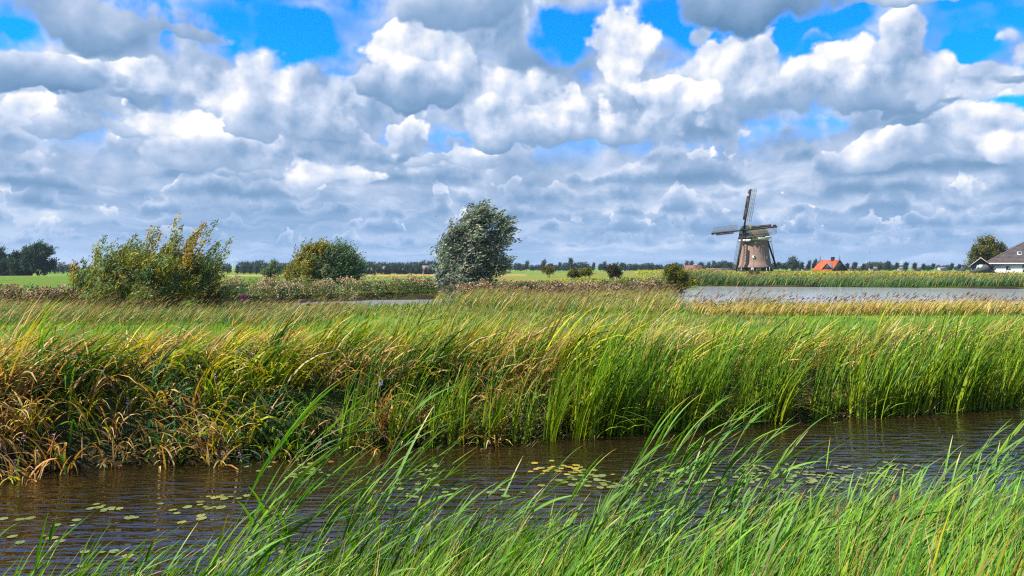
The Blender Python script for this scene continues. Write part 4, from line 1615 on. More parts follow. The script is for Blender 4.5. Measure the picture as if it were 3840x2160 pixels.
# ------------------------------------------------------------------ grasses and reeds
G_GREEN = [(0.095, 0.21, 0.022), (0.065, 0.155, 0.020), (0.13, 0.25, 0.025), (0.17, 0.27, 0.02)]
G_YEL = [(0.40, 0.38, 0.02), (0.48, 0.38, 0.03), (0.30, 0.36, 0.015)]
G_TAN = [(0.60, 0.40, 0.14), (0.52, 0.30, 0.08), (0.66, 0.50, 0.24), (0.42, 0.22, 0.05)]
G_BLUE = [(0.085, 0.19, 0.075), (0.12, 0.23, 0.10), (0.06, 0.14, 0.05)]
G_CAT = [(0.10, 0.24, 0.014), (0.15, 0.31, 0.016), (0.065, 0.16, 0.014), (0.22, 0.37, 0.018)]
G_FRONT = [(0.125, 0.29, 0.022), (0.075, 0.20, 0.018), (0.20, 0.37, 0.020), (0.155, 0.30, 0.055)]


class Blades:
    def __init__(self):
        self.g = Geo()

    def add(self, *a, **k):
        self.g.add(*ribbons(*a, **k))

    def done(self, name, label, mat=None, parent=None):
        o = self.g.obj(name, mat or BLADE, parent)
        return tag(o, label, None, None, 'stuff')


def in_view(x, y, m=0.06):
    return (np.abs(x) < (0.667 + m) * y + 0.6)


def scatter(n, x0, x1, y0, y1, r=rng, m=0.06):
    x, y = r.uniform(x0, x1, n), r.uniform(y0, y1, n)
    k = in_view(x, y, m)
    return x[k], y[k]


def along_far(n, s0, s1, x0=-14, x1=22, r=rng):
    """points on the far bank, s metres behind its waterline"""
    x = r.uniform(x0, x1, n)
    s = r.uniform(s0, s1, n)
    y = shore_far(x) + s
    k = in_view(x, y)
    return x[k], y[k], s[k]


def base(x, y, sink=0.04):
    return np.stack([x, y, np.maximum(ground_z(x, y), -0.25) - sink], 1)


def wind_az(n, spread=0.5, r=rng):
    return r.normal(0.05, spread, n)


def tancover(x, y):
    """patches where the sward has dried"""
    return fnoise(x * 0.55, y * 0.55, 61)


# --- left part of the far bank: arching, tangled reed-grass in fountains, part dried
r = np.random.default_rng(201)


def tussocks(nc, per, s0, s1, x0, x1, spread, r):
    """blades in clumps: x, y, s and the clump each belongs to"""
    cx, cy_, cs = along_far(nc, s0, s1, x0, x1, r)
    k = np.repeat(np.arange(len(cx)), per)
    keep = r.random(len(k)) < r.uniform(0.45, 1.0, len(cx))[k]
    k = k[keep]
    x = cx[k] + r.normal(0, spread, len(k))
    y = cy_[k] + r.normal(0, spread, len(k))
    return x, y, cs[k], k, cx, cy_


B1 = Blades()
x, y, s, k, cx, cy_ = tussocks(760, 26, -0.1, 3.8, -13, 1.6, 0.10, r)
kp = (s > 1.0) | (r.random(len(cx))[k] < np.where(x > -3.2, 0.35, 0.78))      # open, shaded places along the foot of the bank
x, y, s, k = x[kp], y[kp], s[kp], k[kp]
n, nc = len(x), len(cx)
dryc = np.clip((tancover(cx, cy_) - 0.13) * 2.2 + r.normal(0, 0.25, nc), 0.04, 0.9)
palc = np.where((r.random(nc) < 0.45)[:, None], pick(G_BLUE, nc, r, 0.2), pick(G_GREEN, nc, r, 0.2))
yc = r.random(nc) < 0.5
palc[yc] = pick(G_YEL, yc.sum(), r)
dry = r.random(n) < dryc[k]
col = np.where(dry[:, None], pick(G_TAN, n, r, 0.25), palc[k] * (1 + r.normal(0, 0.18, (n, 1))))
out = np.arctan2(y - cy_[k], x - cx[k])                # blades arch outwards from their clump
a = np.where(r.random(n) < 0.35, wind_az(n, 0.5, r), out + r.normal(0, 0.4, n))
hang = s < 0.8
a[hang] = r.uniform(pi * 1.05, 1.95 * pi, hang.sum())  # and hang over the water at the edge
hc = r.uniform(0.7, 1.25, nc)
B1.add(base(x, y), r.uniform(0.5, 1.0, n) * hc[k] * (0.8 + 0.2 * np.minimum(s, 1.5)), a, r.uniform(0.05, 0.45, n), r.uniform(0.7, 2.3, n), r.uniform(0.018, 0.040, n), np.clip(col, 0.01, 0.8), np.clip(col * 1.1, 0.01, 0.85), seg=6, r=r)
B1.done('reed_grass', 'tangled arching reed grass, part dried, on the far ditch bank')

# --- right part of the far bank: cattails standing in the water edge
r = np.random.default_rng(202)


def cattail_mesh(seed):
    r = np.random.default_rng(seed)
    n = 12
    b = np.stack([r.normal(0, 0.06, n), r.normal(0, 0.06, n), np.full(n, -0.35)], 1)
    col = pick(G_CAT, n, r, 0.15)
    c0 = col * np.array([2.2, 1.35, 1.0])
    g = Geo().add(*ribbons(b, r.uniform(1.5, 2.25, n), r.normal(0.0, 0.5, n), r.uniform(0.0, 0.16, n), np.abs(r.normal(0.55, 0.35, n)), r.uniform(0.024, 0.038, n), c0, col, seg=6, r=r, tip=0.05, mid=0.2))
    k = 2
    if seed % 3 == 0:
        # one bent-over leaf
        g.add(*ribbons(b[:k], r.uniform(1.4, 1.7, k), r.normal(0.2, 0.8, k), np.full(k, 0.25), r.uniform(1.6, 2.3, k), 0.018, c0[:k], col[:k], seg=7, r=r))
    me = g.mesh('cattail_plant')
    me.materials.append(REED)
    return me


CAT = [cattail_mesh(300 + i) for i in range(8)]
k = 0
xs_ = np.concatenate([r.uniform(-3.3, 1.0, 22), r.uniform(0.6, 5.2, 54), r.uniform(6.0, 13.2, 92), r.uniform(4.6, 6.4, 7)])
for xx in xs_:
    ss = abs(r.normal(0.0, 0.32)) - 0.18
    yy = float(shore_far(np.array([xx]))[0]) + ss
    o = bpy.data.objects.new('cattail_plant', CAT[r.integers(8)])
    COL.objects.link(o)
    lowp = fnoise(np.array([xx * 0.9]), np.array([7.7]), 71)[0]
    sc_ = r.uniform(0.78, 1.16) * (0.84 + 0.36 * lowp) * (0.82 if xx < 0.8 else 1.0)
    o.location = (xx, yy, min(0.12, gz(xx, yy) + 0.2))
    o.scale = (sc_, sc_, sc_)
    o.rotation_euler = (0, 0, r.normal(0, 0.35))
    if xx < 0.8:
        lb_, gp_ = 'short thin cattail clump among herbs and dead stems near the white butterfly', 'cattails among the herbs'
    elif xx < 5.3:
        lb_, gp_ = 'cattail clump in the stand above the floating yellow stem', 'cattails above the floating stem'
    elif xx < 6.4:
        lb_, gp_ = 'cattail clump rising out of the leafy herb patch between two stands', 'cattails in the herb patch'
    else:
        lb_, gp_ = 'cattail clump in the long unbroken stand beyond the leafy herb patch', 'cattails of the long stand'
    tag(o, lb_, 'cattail', gp_)

# filling behind the cattails
B2 = Blades()
x, y, s = along_far(3200, 0.8, 2.6, -2.5, 16, r)
n = len(x)
col = pick(G_CAT + G_GREEN[:2], n, r, 0.2)
dry = r.random(n) < 0.16
col[dry] = pick(G_TAN, dry.sum(), r)
B2.add(base(x, y), r.uniform(0.8, 1.55, n), wind_az(n, 0.5, r), r.uniform(0.0, 0.25, n), r.uniform(0.3, 1.3, n), r.uniform(0.014, 0.026, n), col * 0.9, col, seg=5, r=r)
# low tangle and dead stems at the foot
x, y, s = along_far(5000, -0.25, 0.5, -4, 16, r)
n = len(x)
col = np.where((r.random(n) < 0.4)[:, None], pick(G_TAN, n, r), pick(G_CAT, n, r))
B2.add(base(x, y), r.uniform(0.2, 0.6, n), r.uniform(0, 2 * pi, n), r.uniform(0.2, 0.8, n), r.uniform(0.2, 1.6, n), r.uniform(0.008, 0.018, n), col, seg=4, r=r)
B2.done('sedge', 'dense green sedge and dead stems behind the cattails')

# broad-leaved herbs between the cattails (two gaps in the stand)
r = np.random.default_rng(203)
gh = Geo()
for cx, w, hh, nn in ((5.35, 0.55, 1.25, 1500), (-0.6, 1.7, 0.9, 1700), (-4.2, 1.0, 0.5, 700), (1.9, 1.6, 0.6, 500), (9.5, 2.5, 0.5, 700)):
    xx = r.normal(cx, w, nn)
    yy = shore_far(xx) + np.abs(r.normal(0.25, 0.3, nn)) - 0.1
    zz = ground_z(xx, yy) + r.uniform(0.02, 1, nn) * hh
    d = r.normal(0, 1, (nn, 3)) + np.array([0.5, -0.3, 0.3])
    gh.add(*leaves(np.stack([xx, yy, zz], 1), d, r.uniform(0.05, 0.11, nn), r.uniform(0.018, 0.035, nn), pick([(0.05, 0.12, 0.025), (0.08, 0.14, 0.025), (0.15, 0.16, 0.03), (0.20, 0.13, 0.04)], nn, r), r))
tag(gh.obj('waterside_herbs', LEAF), 'small leafy waterside herbs growing between the cattails', None, None, 'stuff')

# --- crest of the far bank: long wind-laid grass, yellow-green
r = np.random.default_rng(204)
B3 = Blades()
x, y, s, k, cx, cy_ = tussocks(860, 17, 1.0, 4.8, -18, 26, 0.13, r)
keep = r.random(len(x)) < np.clip(1.35 - s * 0.14, 0.2, 1)
x, y, s, k = x[keep], y[keep], s[keep], k[keep]
n, nc = len(x), len(cx)
tc_ = fnoise(cx * 0.4, cy_ * 0.4, 64)
yel = r.random(nc) < np.clip((tc_ - 0.22) * 1.9, 0.25, 0.85)
palc = np.where(yel[:, None], pick(G_YEL, nc, r, 0.2), pick(G_GREEN, nc, r, 0.2))
col = palc[k] * (1 + r.normal(0, 0.15, (n, 1)))
dry = r.random(n) < np.clip((tancover(cx, cy_) - 0.42) * 1.6 + r.normal(0, 0.12, nc) + 0.14 * sstep(0, -3, cx), 0.04, 0.6)[k]
col[dry] = pick(G_TAN, dry.sum(), r)
hh = ((0.75 + 0.65 * fnoise(cx * 0.5, cy_ * 0.5, 66)) * r.uniform(0.75, 1.2, nc))[k] * np.clip(1.35 - 0.12 * s, 0.4, 1.1) * (0.95 + 0.2 * sstep(0, 4, x) + 0.35 * np.exp(-((x - 0.8) / 3.4) ** 2))
lc = r.uniform(0.05, 0.5, nc)[k]
B3.add(base(x, y), hh * r.uniform(0.75, 1.2, n), wind_az(n, 0.5, r), lc + r.uniform(0, 0.2, n), r.uniform(0.4, 1.6, n), r.uniform(0.022, 0.046, n), np.clip(col * 0.85, 0.01, 0.8), np.clip(col * 1.15, 0.01, 0.85), seg=5, r=r)
B3.done('bank_grass', 'long yellow-green grass laid over by the wind on the bank')

# --- meadow between ditch and pond
r = np.random.default_rng(205)
B4 = Blades()
for n0, y0, y1, h0, h1, w0 in ((38000, 13, 30, 0.14, 0.34, 0.02), (26000, 28, 52, 0.16, 0.36, 0.035), (14000, 45, 75, 0.2, 0.5, 0.05)):
    x, y = scatter(n0, -40, 52, y0, y1, r)
    k = (y - shore_far(x) > 4.0) & (pond_sd(x, y) > 0.6)
    x, y = x[k], y[k]
    n = len(x)
    t = fnoise(x * 0.12, y * 0.12, 68)
    yel = r.random(n) < np.clip((t - 0.45) * 1.3, 0.06, 0.5)
    col = np.where(yel[:, None], pick(G_YEL, n, r, 0.15), pick(G_GREEN, n, r, 0.15))
    B4.add(base(x, y, 0.02), r.uniform(h0, h1, n), wind_az(n, 0.6, r), r.uniform(0.1, 0.6, n), r.uniform(0.2, 0.9, n), w0 * r.uniform(0.6, 1.3, n), col, col * 1.1, seg=2, r=r)
B4.done('meadow_grass', 'short fresh green meadow grass between ditch and pond')


# --- reed fringes: plumed reeds in front of the pond and inlet, leaning with the wind
def fringe(name, label, n, xr, yfun, hr, pal, w, seed, lean=(0.15, 0.5), curl=(0.3, 0.9), plume=0.25, wid=0.03, cut=None):
    r = np.random.default_rng(seed)
    x = r.uniform(xr[0], xr[1], n)
    y = yfun(x, r.random(n))
    k = in_view(x, y)
    if cut is not None:
        k &= cut(x, y)
    x, y = x[k], y[k]
    n = len(x)
    b = Blades()
    col = pick(pal, n, r, 0.2, w)
    patch = fnoise(x * 0.35, y * 0.35, seed)
    h = r.uniform(hr[0], hr[1], n) * (0.65 + 0.7 * patch)
    az_ = wind_az(n, 0.3, r)
    ln, cu = r.uniform(*lean, n), r.uniform(*curl, n)
    bb = base(x, y, 0.02)
    b.add(bb, h, az_, ln, cu, wid * r.uniform(0.6, 1.3, n), col * 0.9, col * 1.1, seg=3, r=r)
    m = int(n * plume)
    if m:
        hp = h[:m] * 1.22
        b.add(bb[:m], hp, az_[:m], ln[:m] * 0.8, cu[:m] * 0.7, wid * 0.35, pick(G_TAN, m, r), pick(G_TAN, m, r), seg=3, r=r)
        # plume at the tip: integrate the same bend roughly
        th = ln[:m] * 0.8 + cu[:m] * 0.35
        tipp = bb[:m] + np.stack([hp * np.sin(th) * np.cos(az_[:m]), hp * np.sin(th) * np.sin(az_[:m]), hp * np.cos(th)], 1) * 0.96
        pl = pick([(0.17, 0.10, 0.04), (0.24, 0.16, 0.08), (0.12, 0.075, 0.04)], m, r)
        b.add(tipp, hp * r.uniform(0.15, 0.26, m), az_[:m], th + 0.25, 0.5, wid * 1.5, pl, pl, seg=3, r=r, tip=0.2, mid=0.5)
    return b.done(name, label)


fringe('pond_reeds', 'golden reeds with brown plumes along the near pond edge', 13000, (11, 48), lambda x, t: 43.5 + 0.06 * x + t * 5.0, (0.58, 1.0), G_TAN + G_YEL + G_GREEN[:2], [3, 2, 3, 1, 2, 2, 2, 1.5, 1], 210, plume=0.16, wid=0.034, cut=lambda x, y: pond_sd(x, y) > -0.8)
fringe('inlet_reeds', 'green plumed reeds leaning before the narrow inlet', 9500, (-28, 14), lambda x, t: 36.0 - 0.05 * x + t * 9.0, (0.16, 0.36), G_GREEN + G_BLUE + G_TAN + G_YEL, [2, 2, 2, 1, 2, 2, 2, 1.2, 1, 1.2, 0.6, 1, 1, 1], 211, plume=0.2, wid=0.03, cut=lambda x, y: pond_sd(x, y) > 0.2)
fringe('point_reeds', 'mixed green and tan tall reeds before the willow', 11000, (-5, 17), lambda x, t: 46.0 + t * 26.0, (0.6, 1.2), G_GREEN + G_BLUE + G_TAN + G_YEL, [2, 2, 2, 1, 1.5, 1.5, 1.5, 1.5, 1.2, 1.6, 1, 1, 1, 1], 212, plume=0.22, wid=0.035, cut=lambda x, y: pond_sd(x, y) > 0.2)
fringe('dyke_reeds', 'dark green reed belt along the foot of the dyke', 22000, (19, 84), lambda x, t: np.interp(x, [19, 27, 38, 50, 71, 84], [96, 116.3, 115.0, 111.5, 103.5, 100]) + t * 6.5, (0.95, 1.45), G_BLUE + G_GREEN + G_TAN[:2], [3, 3, 3, 2, 2, 1, 1, 0.5, 0.5], 213, plume=0.12, wid=0.06, lean=(0.1, 0.4), cut=lambda x, y: pond_sd(x, y) > -0.4)
fringe('scrub_reeds', 'pale straw stems and green reeds around the willow scrub', 9000, (-32, -8), lambda x, t: 31.0 + t * 10, (0.5, 1.0), G_TAN + G_BLUE + G_GREEN, [2, 1.5, 2, 1, 2, 2, 2, 2, 2, 2, 1], 214, plume=0.2, wid=0.025, lean=(0.3, 0.75))

# rough dyke-top and pasture grass: tussocks
r = np.random.default_rng(220)
B5 = Blades()
yy = np.concatenate([r.uniform(118, 215, 26000), r.uniform(78, 125, 15000)])
rt_ = np.concatenate([r.uniform(0.16, 0.72, 26000), r.uniform(-0.02, 0.27, 15000)])
xx = rt_ * yy
k = (pond_sd(xx, yy) > 5.5) & (fnoise(xx * 0.12, yy * 0.06, 77) > 0.30)
xx, yy = xx[k], yy[k]
n = len(xx)
top = (yy > 150)
col = np.where((r.random(n) < np.where(top, 0.55, 0.25))[:, None], pick(G_TAN[:1] + G_YEL, n, r), pick(G_YEL + G_GREEN, n, r))
B5.add(base(xx, yy, 0.05), np.where(top, r.uniform(0.15, 0.5, n), r.uniform(0.2, 0.45, n)), wind_az(n, 0.3, r), r.uniform(0.3, 0.7, n), r.uniform(0.3, 0.9, n), r.uniform(0.06, 0.14, n), col, seg=2, r=r)
B5.done('dyke_grass', 'rough yellow-green tussock grass on the dyke and pasture')


# --- flowering bank plants: leafy clumps with cream-pink seed heads
def herb_bank(name, label, pts, seed, hh=1.5, flower=0.5, leaf=0.16, n_each=170, pal=None):
    r = np.random.default_rng(seed)
    g = Geo()
    pal = pal or [(0.07, 0.14, 0.04), (0.09, 0.17, 0.035), (0.13, 0.17, 0.03), (0.05, 0.11, 0.04), (0.15, 0.15, 0.035)]
    for (x0, y0) in pts:
        h = hh * r.uniform(0.65, 1.15)
        w = r.uniform(0.6, 1.15)
        z0 = max(gz(x0, y0), 0.0)
        n = n_each
        v = r.normal(size=(n, 3))
        v /= np.linalg.norm(v, axis=1)[:, None]
        v *= (r.random(n) ** 0.4)[:, None]
        p = np.array([x0, y0, z0]) + np.stack([v[:, 0] * w, v[:, 1] * w, np.abs(v[:, 2]) * h + 0.05], 1)
        col = pick(pal, 1, r, 0.25)[0] * (1 + r.normal(0, 0.2, (n, 1)))
        d = r.normal(0, 0.7, (n, 3)) + np.array([0.7, 0, 0.5])
        g.add(*leaves(p, d, leaf * r.uniform(0.7, 1.5, n), leaf * 0.42, np.clip(col, 0.01, 0.8), r))
        if r.random() < flower:
            m = int(n * 0.55)
            a = r.uniform(0, 2 * pi, m)
            q = np.sqrt(r.random(m))
            up = np.sqrt(np.maximum(0, 1 - q ** 2))
            p = np.array([x0, y0, z0]) + np.stack([np.cos(a) * q * w, np.sin(a) * q * w, up * h + r.uniform(-0.25, 0.08, m)], 1)
            fc = pick([(0.56, 0.37, 0.19), (0.62, 0.46, 0.28), (0.46, 0.28, 0.10), (0.62, 0.45, 0.34)], m, r, 0.15)
            g.add(*leaves(p, r.normal(0, 1, (m, 3)), r.uniform(0.10, 0.20, m), r.uniform(0.08, 0.15, m), fc, r))
    return tag(g.obj(name, LEAF), label, None, None, 'stuff')


def along(poly, n, seed, jit=1.0):
    r = np.random.default_rng(seed)
    poly = np.array(poly, float)
    seg = np.linalg.norm(np.diff(poly, axis=0), axis=1)
    t = r.uniform(0, seg.sum(), n)
    cs = np.concatenate([[0], np.cumsum(seg)])
    return [(np.interp(q, cs, poly[:, 0]) + r.normal(0, jit), np.interp(q, cs, poly[:, 1]) + abs(r.normal(0, jit * 1.2))) for q in t]


herb_bank('bank_herbs', 'cream and pink seeding hemp plants along the inlet bank', along([(-30, 57), (-20, 63.5), (-12, 70), (-5.5, 72)], 100, 231, 0.8), 241, 1.5, 0.38)
herb_bank('bank_herbs', 'leafy green plants behind the flowering inlet bank', along([(-34, 62), (-20, 72), (-8, 80), (0, 86)], 80, 232, 2.2), 242, 1.2, 0.25, 0.2)
herb_bank('bank_herbs', 'rusty and cream seeding plants from willow to yellow bush', along([(-3.6, 63), (4, 68), (10, 73), (15.5, 77)], 95, 233, 1.1), 243, 1.5, 0.65, 0.16, 170,
          [(0.06, 0.085, 0.025), (0.12, 0.085, 0.02), (0.045, 0.075, 0.025), (0.10, 0.10, 0.025)])
herb_bank('bank_herbs', 'pale flowering plants on the pasture behind the willow point', along([(0, 84), (8, 90), (15, 92), (19, 98)], 60, 234, 2.5), 244, 1.0, 0.45, 0.2)
herb_bank('bank_herbs', 'green reeds and creamy flowers left of the willow scrub', along([(-36, 46), (-28, 45), (-25, 46)], 60, 235, 2.0), 245, 1.3, 0.4, 0.16, 200,
          [(0.03, 0.08, 0.03), (0.05, 0.10, 0.03), (0.16, 0.12, 0.015)])
# purple loosestrife spot
rr_ = np.random.default_rng(236)
gl = Geo()
n = 160
p = np.array([X(918, 58), 58.0, gz(X(918, 58), 58.0)]) + np.stack([rr_.normal(0, 0.22, n), rr_.normal(0, 0.22, n), rr_.uniform(0.5, 1.5, n)], 1)
gl.add(*leaves(p, rr_.normal(0, 0.4, (n, 3)) + np.array([0.3, 0, 1]), 0.2, 0.07, pick([(0.20, 0.04, 0.10), (0.14, 0.05, 0.08)], n, rr_), rr_))
tag(gl.obj('loosestrife', LEAF), 'dark purple-red loosestrife spires amid the cream flowers', None, None, 'stuff')

# ------------------------------------------------------------------ lily pads on the ditch
def pad_mesh(seed):
    r = np.random.default_rng(seed)
    n = 16
    a = np.linspace(0.18, 2 * pi - 0.18, n) + r.normal(0, 0.02, n)
    rad = 1 + r.normal(0, 0.03, n)
    zz = np.abs(r.normal(0.0, 0.05, n)) + 0.02
    v = [(0, 0, 0.03)] + [(rad[i] * cos(a[i]), rad[i] * sin(a[i]), zz[i]) for i in range(n)]
    f = [(0, 1 + i, 2 + i) for i in range(n - 1)]
    return v, f


PADG = leaf_mat('lily_pad', 0.08, 0.32, 0.5)
PADS = {}
for nm, pal in (('green', [(0.15, 0.21, 0.05), (0.20, 0.26, 0.07), (0.24, 0.26, 0.06)]), ('yellow', [(0.46, 0.34, 0.03), (0.38, 0.34, 0.05)]), ('brown', [(0.26, 0.12, 0.04)])):
    PADS[nm] = []
    for k in range(3):
        v, f = pad_mesh(400 + k)
        c = pick(pal, 1, np.random.default_rng(410 + k), 0.1)[0]
        me = quick_mesh('lily_pad', v, f, np.tile(c, (len(v), 1)))
        me.materials.append(PADG)
        PADS[nm].append(me)

r = np.random.default_rng(411)
LAB = {'green': 'round green lily pad floating on the brown ditch water', 'yellow': 'yellowing lily pad floating on the brown ditch water', 'brown': 'withered brown lily pad on the ditch water'}
taken = []
# clusters: centre in 2576-wide picture units, spread, count, kind
for cx, cy, sx, sy, n, kind in [(265, 1280, 28, 5, 9, 'green'), (40, 1306, 20, 2, 3, 'green'), (175, 1320, 26, 5, 3, 'green'), (70, 1365, 50, 10, 5, 'green'), (320, 1302, 24, 5, 2, 'green'),
                                (420, 1285, 24, 8, 3, 'green'), (555, 1252, 24, 4, 8, 'green'), (520, 1272, 22, 4, 7, 'green'), (490, 1310, 26, 6, 3, 'green'), (720, 1175, 60, 6, 10, 'green'), (790, 1190, 35, 8, 16, 'green'),
                                (800, 1170, 30, 5, 3, 'brown'), (1000, 1215, 30, 6, 6, 'green'), (1070, 1185, 20, 18, 8, 'green'), (1030, 1235, 60, 8, 8, 'green'), (1400, 1180, 30, 7, 20, 'yellow'), (1440, 1186, 35, 7, 8, 'green'),
                                (1470, 1205, 45, 7, 14, 'green'), (1540, 1218, 50, 8, 18, 'green'), (1220, 1240, 60, 10, 6, 'green'), (1700, 1190, 70, 10, 14, 'green'), (1760, 1210, 60, 8, 12, 'green'), (1900, 1180, 50, 8, 16, 'green'),
                                (1950, 1200, 60, 8, 14, 'green'), (2060, 1185, 60, 8, 16, 'green'), (2120, 1205, 70, 12, 18, 'green'), (2220, 1180, 60, 10, 10, 'green'), (2050, 1230, 60, 10, 8, 'green'), (600, 1395, 90, 15, 7, 'green'), (250, 1400, 80, 15, 5, 'green')]:
    for _ in range(n):
        for tr in range(12):
            px, py = (cx + r.normal(0, sx)) * 1.4907, (cy + r.normal(0, sy)) * 1.4907
            wx, wy = on_water(px, max(py, 1480))
            R = r.uniform(0.032, 0.066)
            if wy > float(shore_far(np.array([wx]))[0]) - 0.2 or wy < float(shore_near(np.array([wx]))[0]) + 0.1:
                continue
            if all((wx - a) ** 2 + (wy - b) ** 2 > (0.66 * (R + q)) ** 2 for a, b, q in taken):
                break
        else:
            continue
        taken.append((wx, wy, R))
        o = bpy.data.objects.new('lily_pad', PADS[kind][r.integers(3)])
        COL.objects.link(o)
        o.location = (wx, wy, 0.004 + 0.004 * r.random() + (0.005 if kind == 'yellow' else 0.0))
        o.scale = (R, R * r.uniform(0.85, 1.0), R * 0.6)
        o.rotation_euler = (r.normal(0, 0.03), r.normal(0, 0.03), r.uniform(0, 6.28))
        if kind == 'green':
            zone = ('in the loose groups on the open water' if cx < 450 else 'below the violet-flowered bank' if cx < 900 else 'in small groups under the tallest reed' if cx < 1350 else 'beside the yellow patch' if cx < 1600 else 'in the long carpet behind the tall reeds')
            tag(o, 'green lily pad floating ' + zone, 'lily pad', 'green lily pads ' + zone)
        else:
            tag(o, LAB[kind], 'lily pad', kind + ' lily pads on the ditch')


# ------------------------------------------------------------------ near bank: grass mass and reeds
def near_pts(n, s0, s1, r, x0=-5.5, x1=7.5):
    x = r.uniform(x0, x1, n)
    s = r.uniform(s0, s1, n)
    y = shore_near(x) - s
    k = in_view(x, y, 0.10) & (y > 2.2)
    return x[k], y[k], s[k]


r = np.random.default_rng(501)
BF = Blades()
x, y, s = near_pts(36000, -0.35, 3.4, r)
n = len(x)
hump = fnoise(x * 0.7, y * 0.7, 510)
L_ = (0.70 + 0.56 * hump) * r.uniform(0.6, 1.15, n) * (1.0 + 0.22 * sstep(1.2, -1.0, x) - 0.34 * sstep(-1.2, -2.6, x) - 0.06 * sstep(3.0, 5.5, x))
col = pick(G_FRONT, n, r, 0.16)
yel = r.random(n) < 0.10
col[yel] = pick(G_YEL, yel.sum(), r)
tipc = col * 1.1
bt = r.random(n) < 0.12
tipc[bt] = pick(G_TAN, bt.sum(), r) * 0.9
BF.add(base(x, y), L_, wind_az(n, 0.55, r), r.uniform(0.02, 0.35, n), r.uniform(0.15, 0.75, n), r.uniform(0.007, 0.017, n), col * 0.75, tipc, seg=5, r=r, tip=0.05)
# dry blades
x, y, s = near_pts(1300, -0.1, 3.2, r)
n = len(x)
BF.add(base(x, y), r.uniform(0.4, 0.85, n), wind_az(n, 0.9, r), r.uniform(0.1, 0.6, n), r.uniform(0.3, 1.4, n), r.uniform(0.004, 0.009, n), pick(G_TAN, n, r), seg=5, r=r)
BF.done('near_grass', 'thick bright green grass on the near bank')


def reed_parts(r, h, nleaf, lean, curl, lw=0.022, ll=0.42, arr=None):
    """one common reed: bent stem polyline and its leaves; returns stem Geo and leaf arrays"""
    k = 14
    t = np.linspace(0, 1, k)
    th = lean + curl * t ** 1.5
    az_ = r.normal(0.0, 0.25)
    st = h / (k - 1)
    inc = np.stack([np.sin(th) * cos(az_), np.sin(th) * sin(az_), np.cos(th)], 1) * st
    pts = np.concatenate([[[0, 0, 0]], np.cumsum(inc[:-1], 0)])
    cs = pick([(0.20, 0.26, 0.08), (0.15, 0.23, 0.06), (0.26, 0.25, 0.10)], 1, r, 0.1)[0]
    stem = Geo().tube(pts, np.linspace(0.0042, 0.0018, k), 5, cs)
    lv = []
    for i in range(nleaf):
        u = 0.30 + 0.68 * (i + r.uniform(0, 0.5)) / nleaf
        p = np.array([np.interp(u, t, pts[:, j]) for j in range(3)])
        q = np.interp(u, t, th)
        L = ll * r.uniform(0.75, 1.25) * (1.0 if u < 0.9 else 0.8)
        c = pick(G_FRONT, 1, r, 0.14)[0]
        a2 = az_ + r.normal(0, 0.35)
        l2 = q + r.uniform(-0.15, 0.4)
        lv.append(leaf_geo(p, L, a2, l2, r.uniform(0.1, 0.6), lw * r.uniform(0.75, 1.25), c, r))
    return stem, lv


def leaf_geo(p, L, a, lean, curl, w, c, r, seg=7):
    """a reed leaf with a folded midrib: three columns of points"""
    pos = np.array(p, float)
    fa = a + pi / 2 + r.normal(0, 0.7)
    g = Geo()
    rows = []
    for i in range(seg + 1):
        t = i / seg
        th = lean + curl * t ** 1.3
        d = np.array([sin(th) * cos(a), sin(th) * sin(a), cos(th)])
        if i:
            pos = pos + d * L / seg
        ww = w * (min(1, 0.35 + t / 0.25 * 0.65) if t < 0.25 else (1 - ((t - 0.25) / 0.75) ** 1.7)) * 0.5 + 0.0006
        s = np.array([cos(fa), sin(fa), 0.0])
        s = s - d * s.dot(d)
        s /= np.linalg.norm(s)
        nrm = np.cross(d, s)
        rows.append([pos - s * ww + nrm * ww * 0.35, pos, pos + s * ww + nrm * ww * 0.35])
    v = np.array(rows).reshape(-1, 3)
    f = []
    for i in range(seg):
        for j in range(2):
            f.append((i * 3 + j, i * 3 + j + 1, i * 3 + j + 4, i * 3 + j + 3))
    tt = np.repeat(np.linspace(0, 1, seg + 1), 3)[:, None]
    cc = c * (0.9 + 0.2 * tt)
    if r.random() < 0.35:                       # browned tip
        e = pick(G_TAN, 1, r)[0]
        f_ = np.clip((tt - r.uniform(0.55, 0.8)) * 4, 0, 1)
        cc = cc * (1 - f_) + e * f_
    return g.add(v, f, cc)


# mass of smaller reeds behind the named ones
r = np.random.default_rng(502)
gm = Geo()
x, y, s = near_pts(1900, -0.6, 2.2, r)
tall = 0.75 + 0.5 * fnoise(x * 0.9, y * 0.4, 520)
for i in range(len(x)):
    h = r.uniform(0.8, 1.4) * tall[i]
    stem, lv = reed_parts(r, h, r.integers(5, 8), r.uniform(0.1, 0.32), r.uniform(0.2, 0.6), 0.014, 0.34)
    b = np.array([x[i], y[i], max(gz(x[i], y[i]), -0.2) - 0.03])
    for q in [stem] + lv:
        for vv, ff, cc in zip(q.v, q.f, q.c):
            gm.add(vv + b, ff - 0, cc)
tag(gm.obj('reed_stand', REED), 'mass of green common reeds leaning over the near water edge', None, None, 'stuff')

# single tall reeds: plant > stem, leaf
r = np.random.default_rng(503)
PLANTS = []
for k in range(10):
    stem, lv = reed_parts(r, 1.55, 9, 0.14 + 0.05 * (k % 4), 0.45 + 0.06 * (k % 3), 0.0175, 0.44)
    sm = stem.mesh('stem')
    sm.materials.append(REED)
    lm = []
    for q in lv:
        m = q.mesh('leaf')
        m.materials.append(REED)
        lm.append(m)
    PLANTS.append((sm, lm))


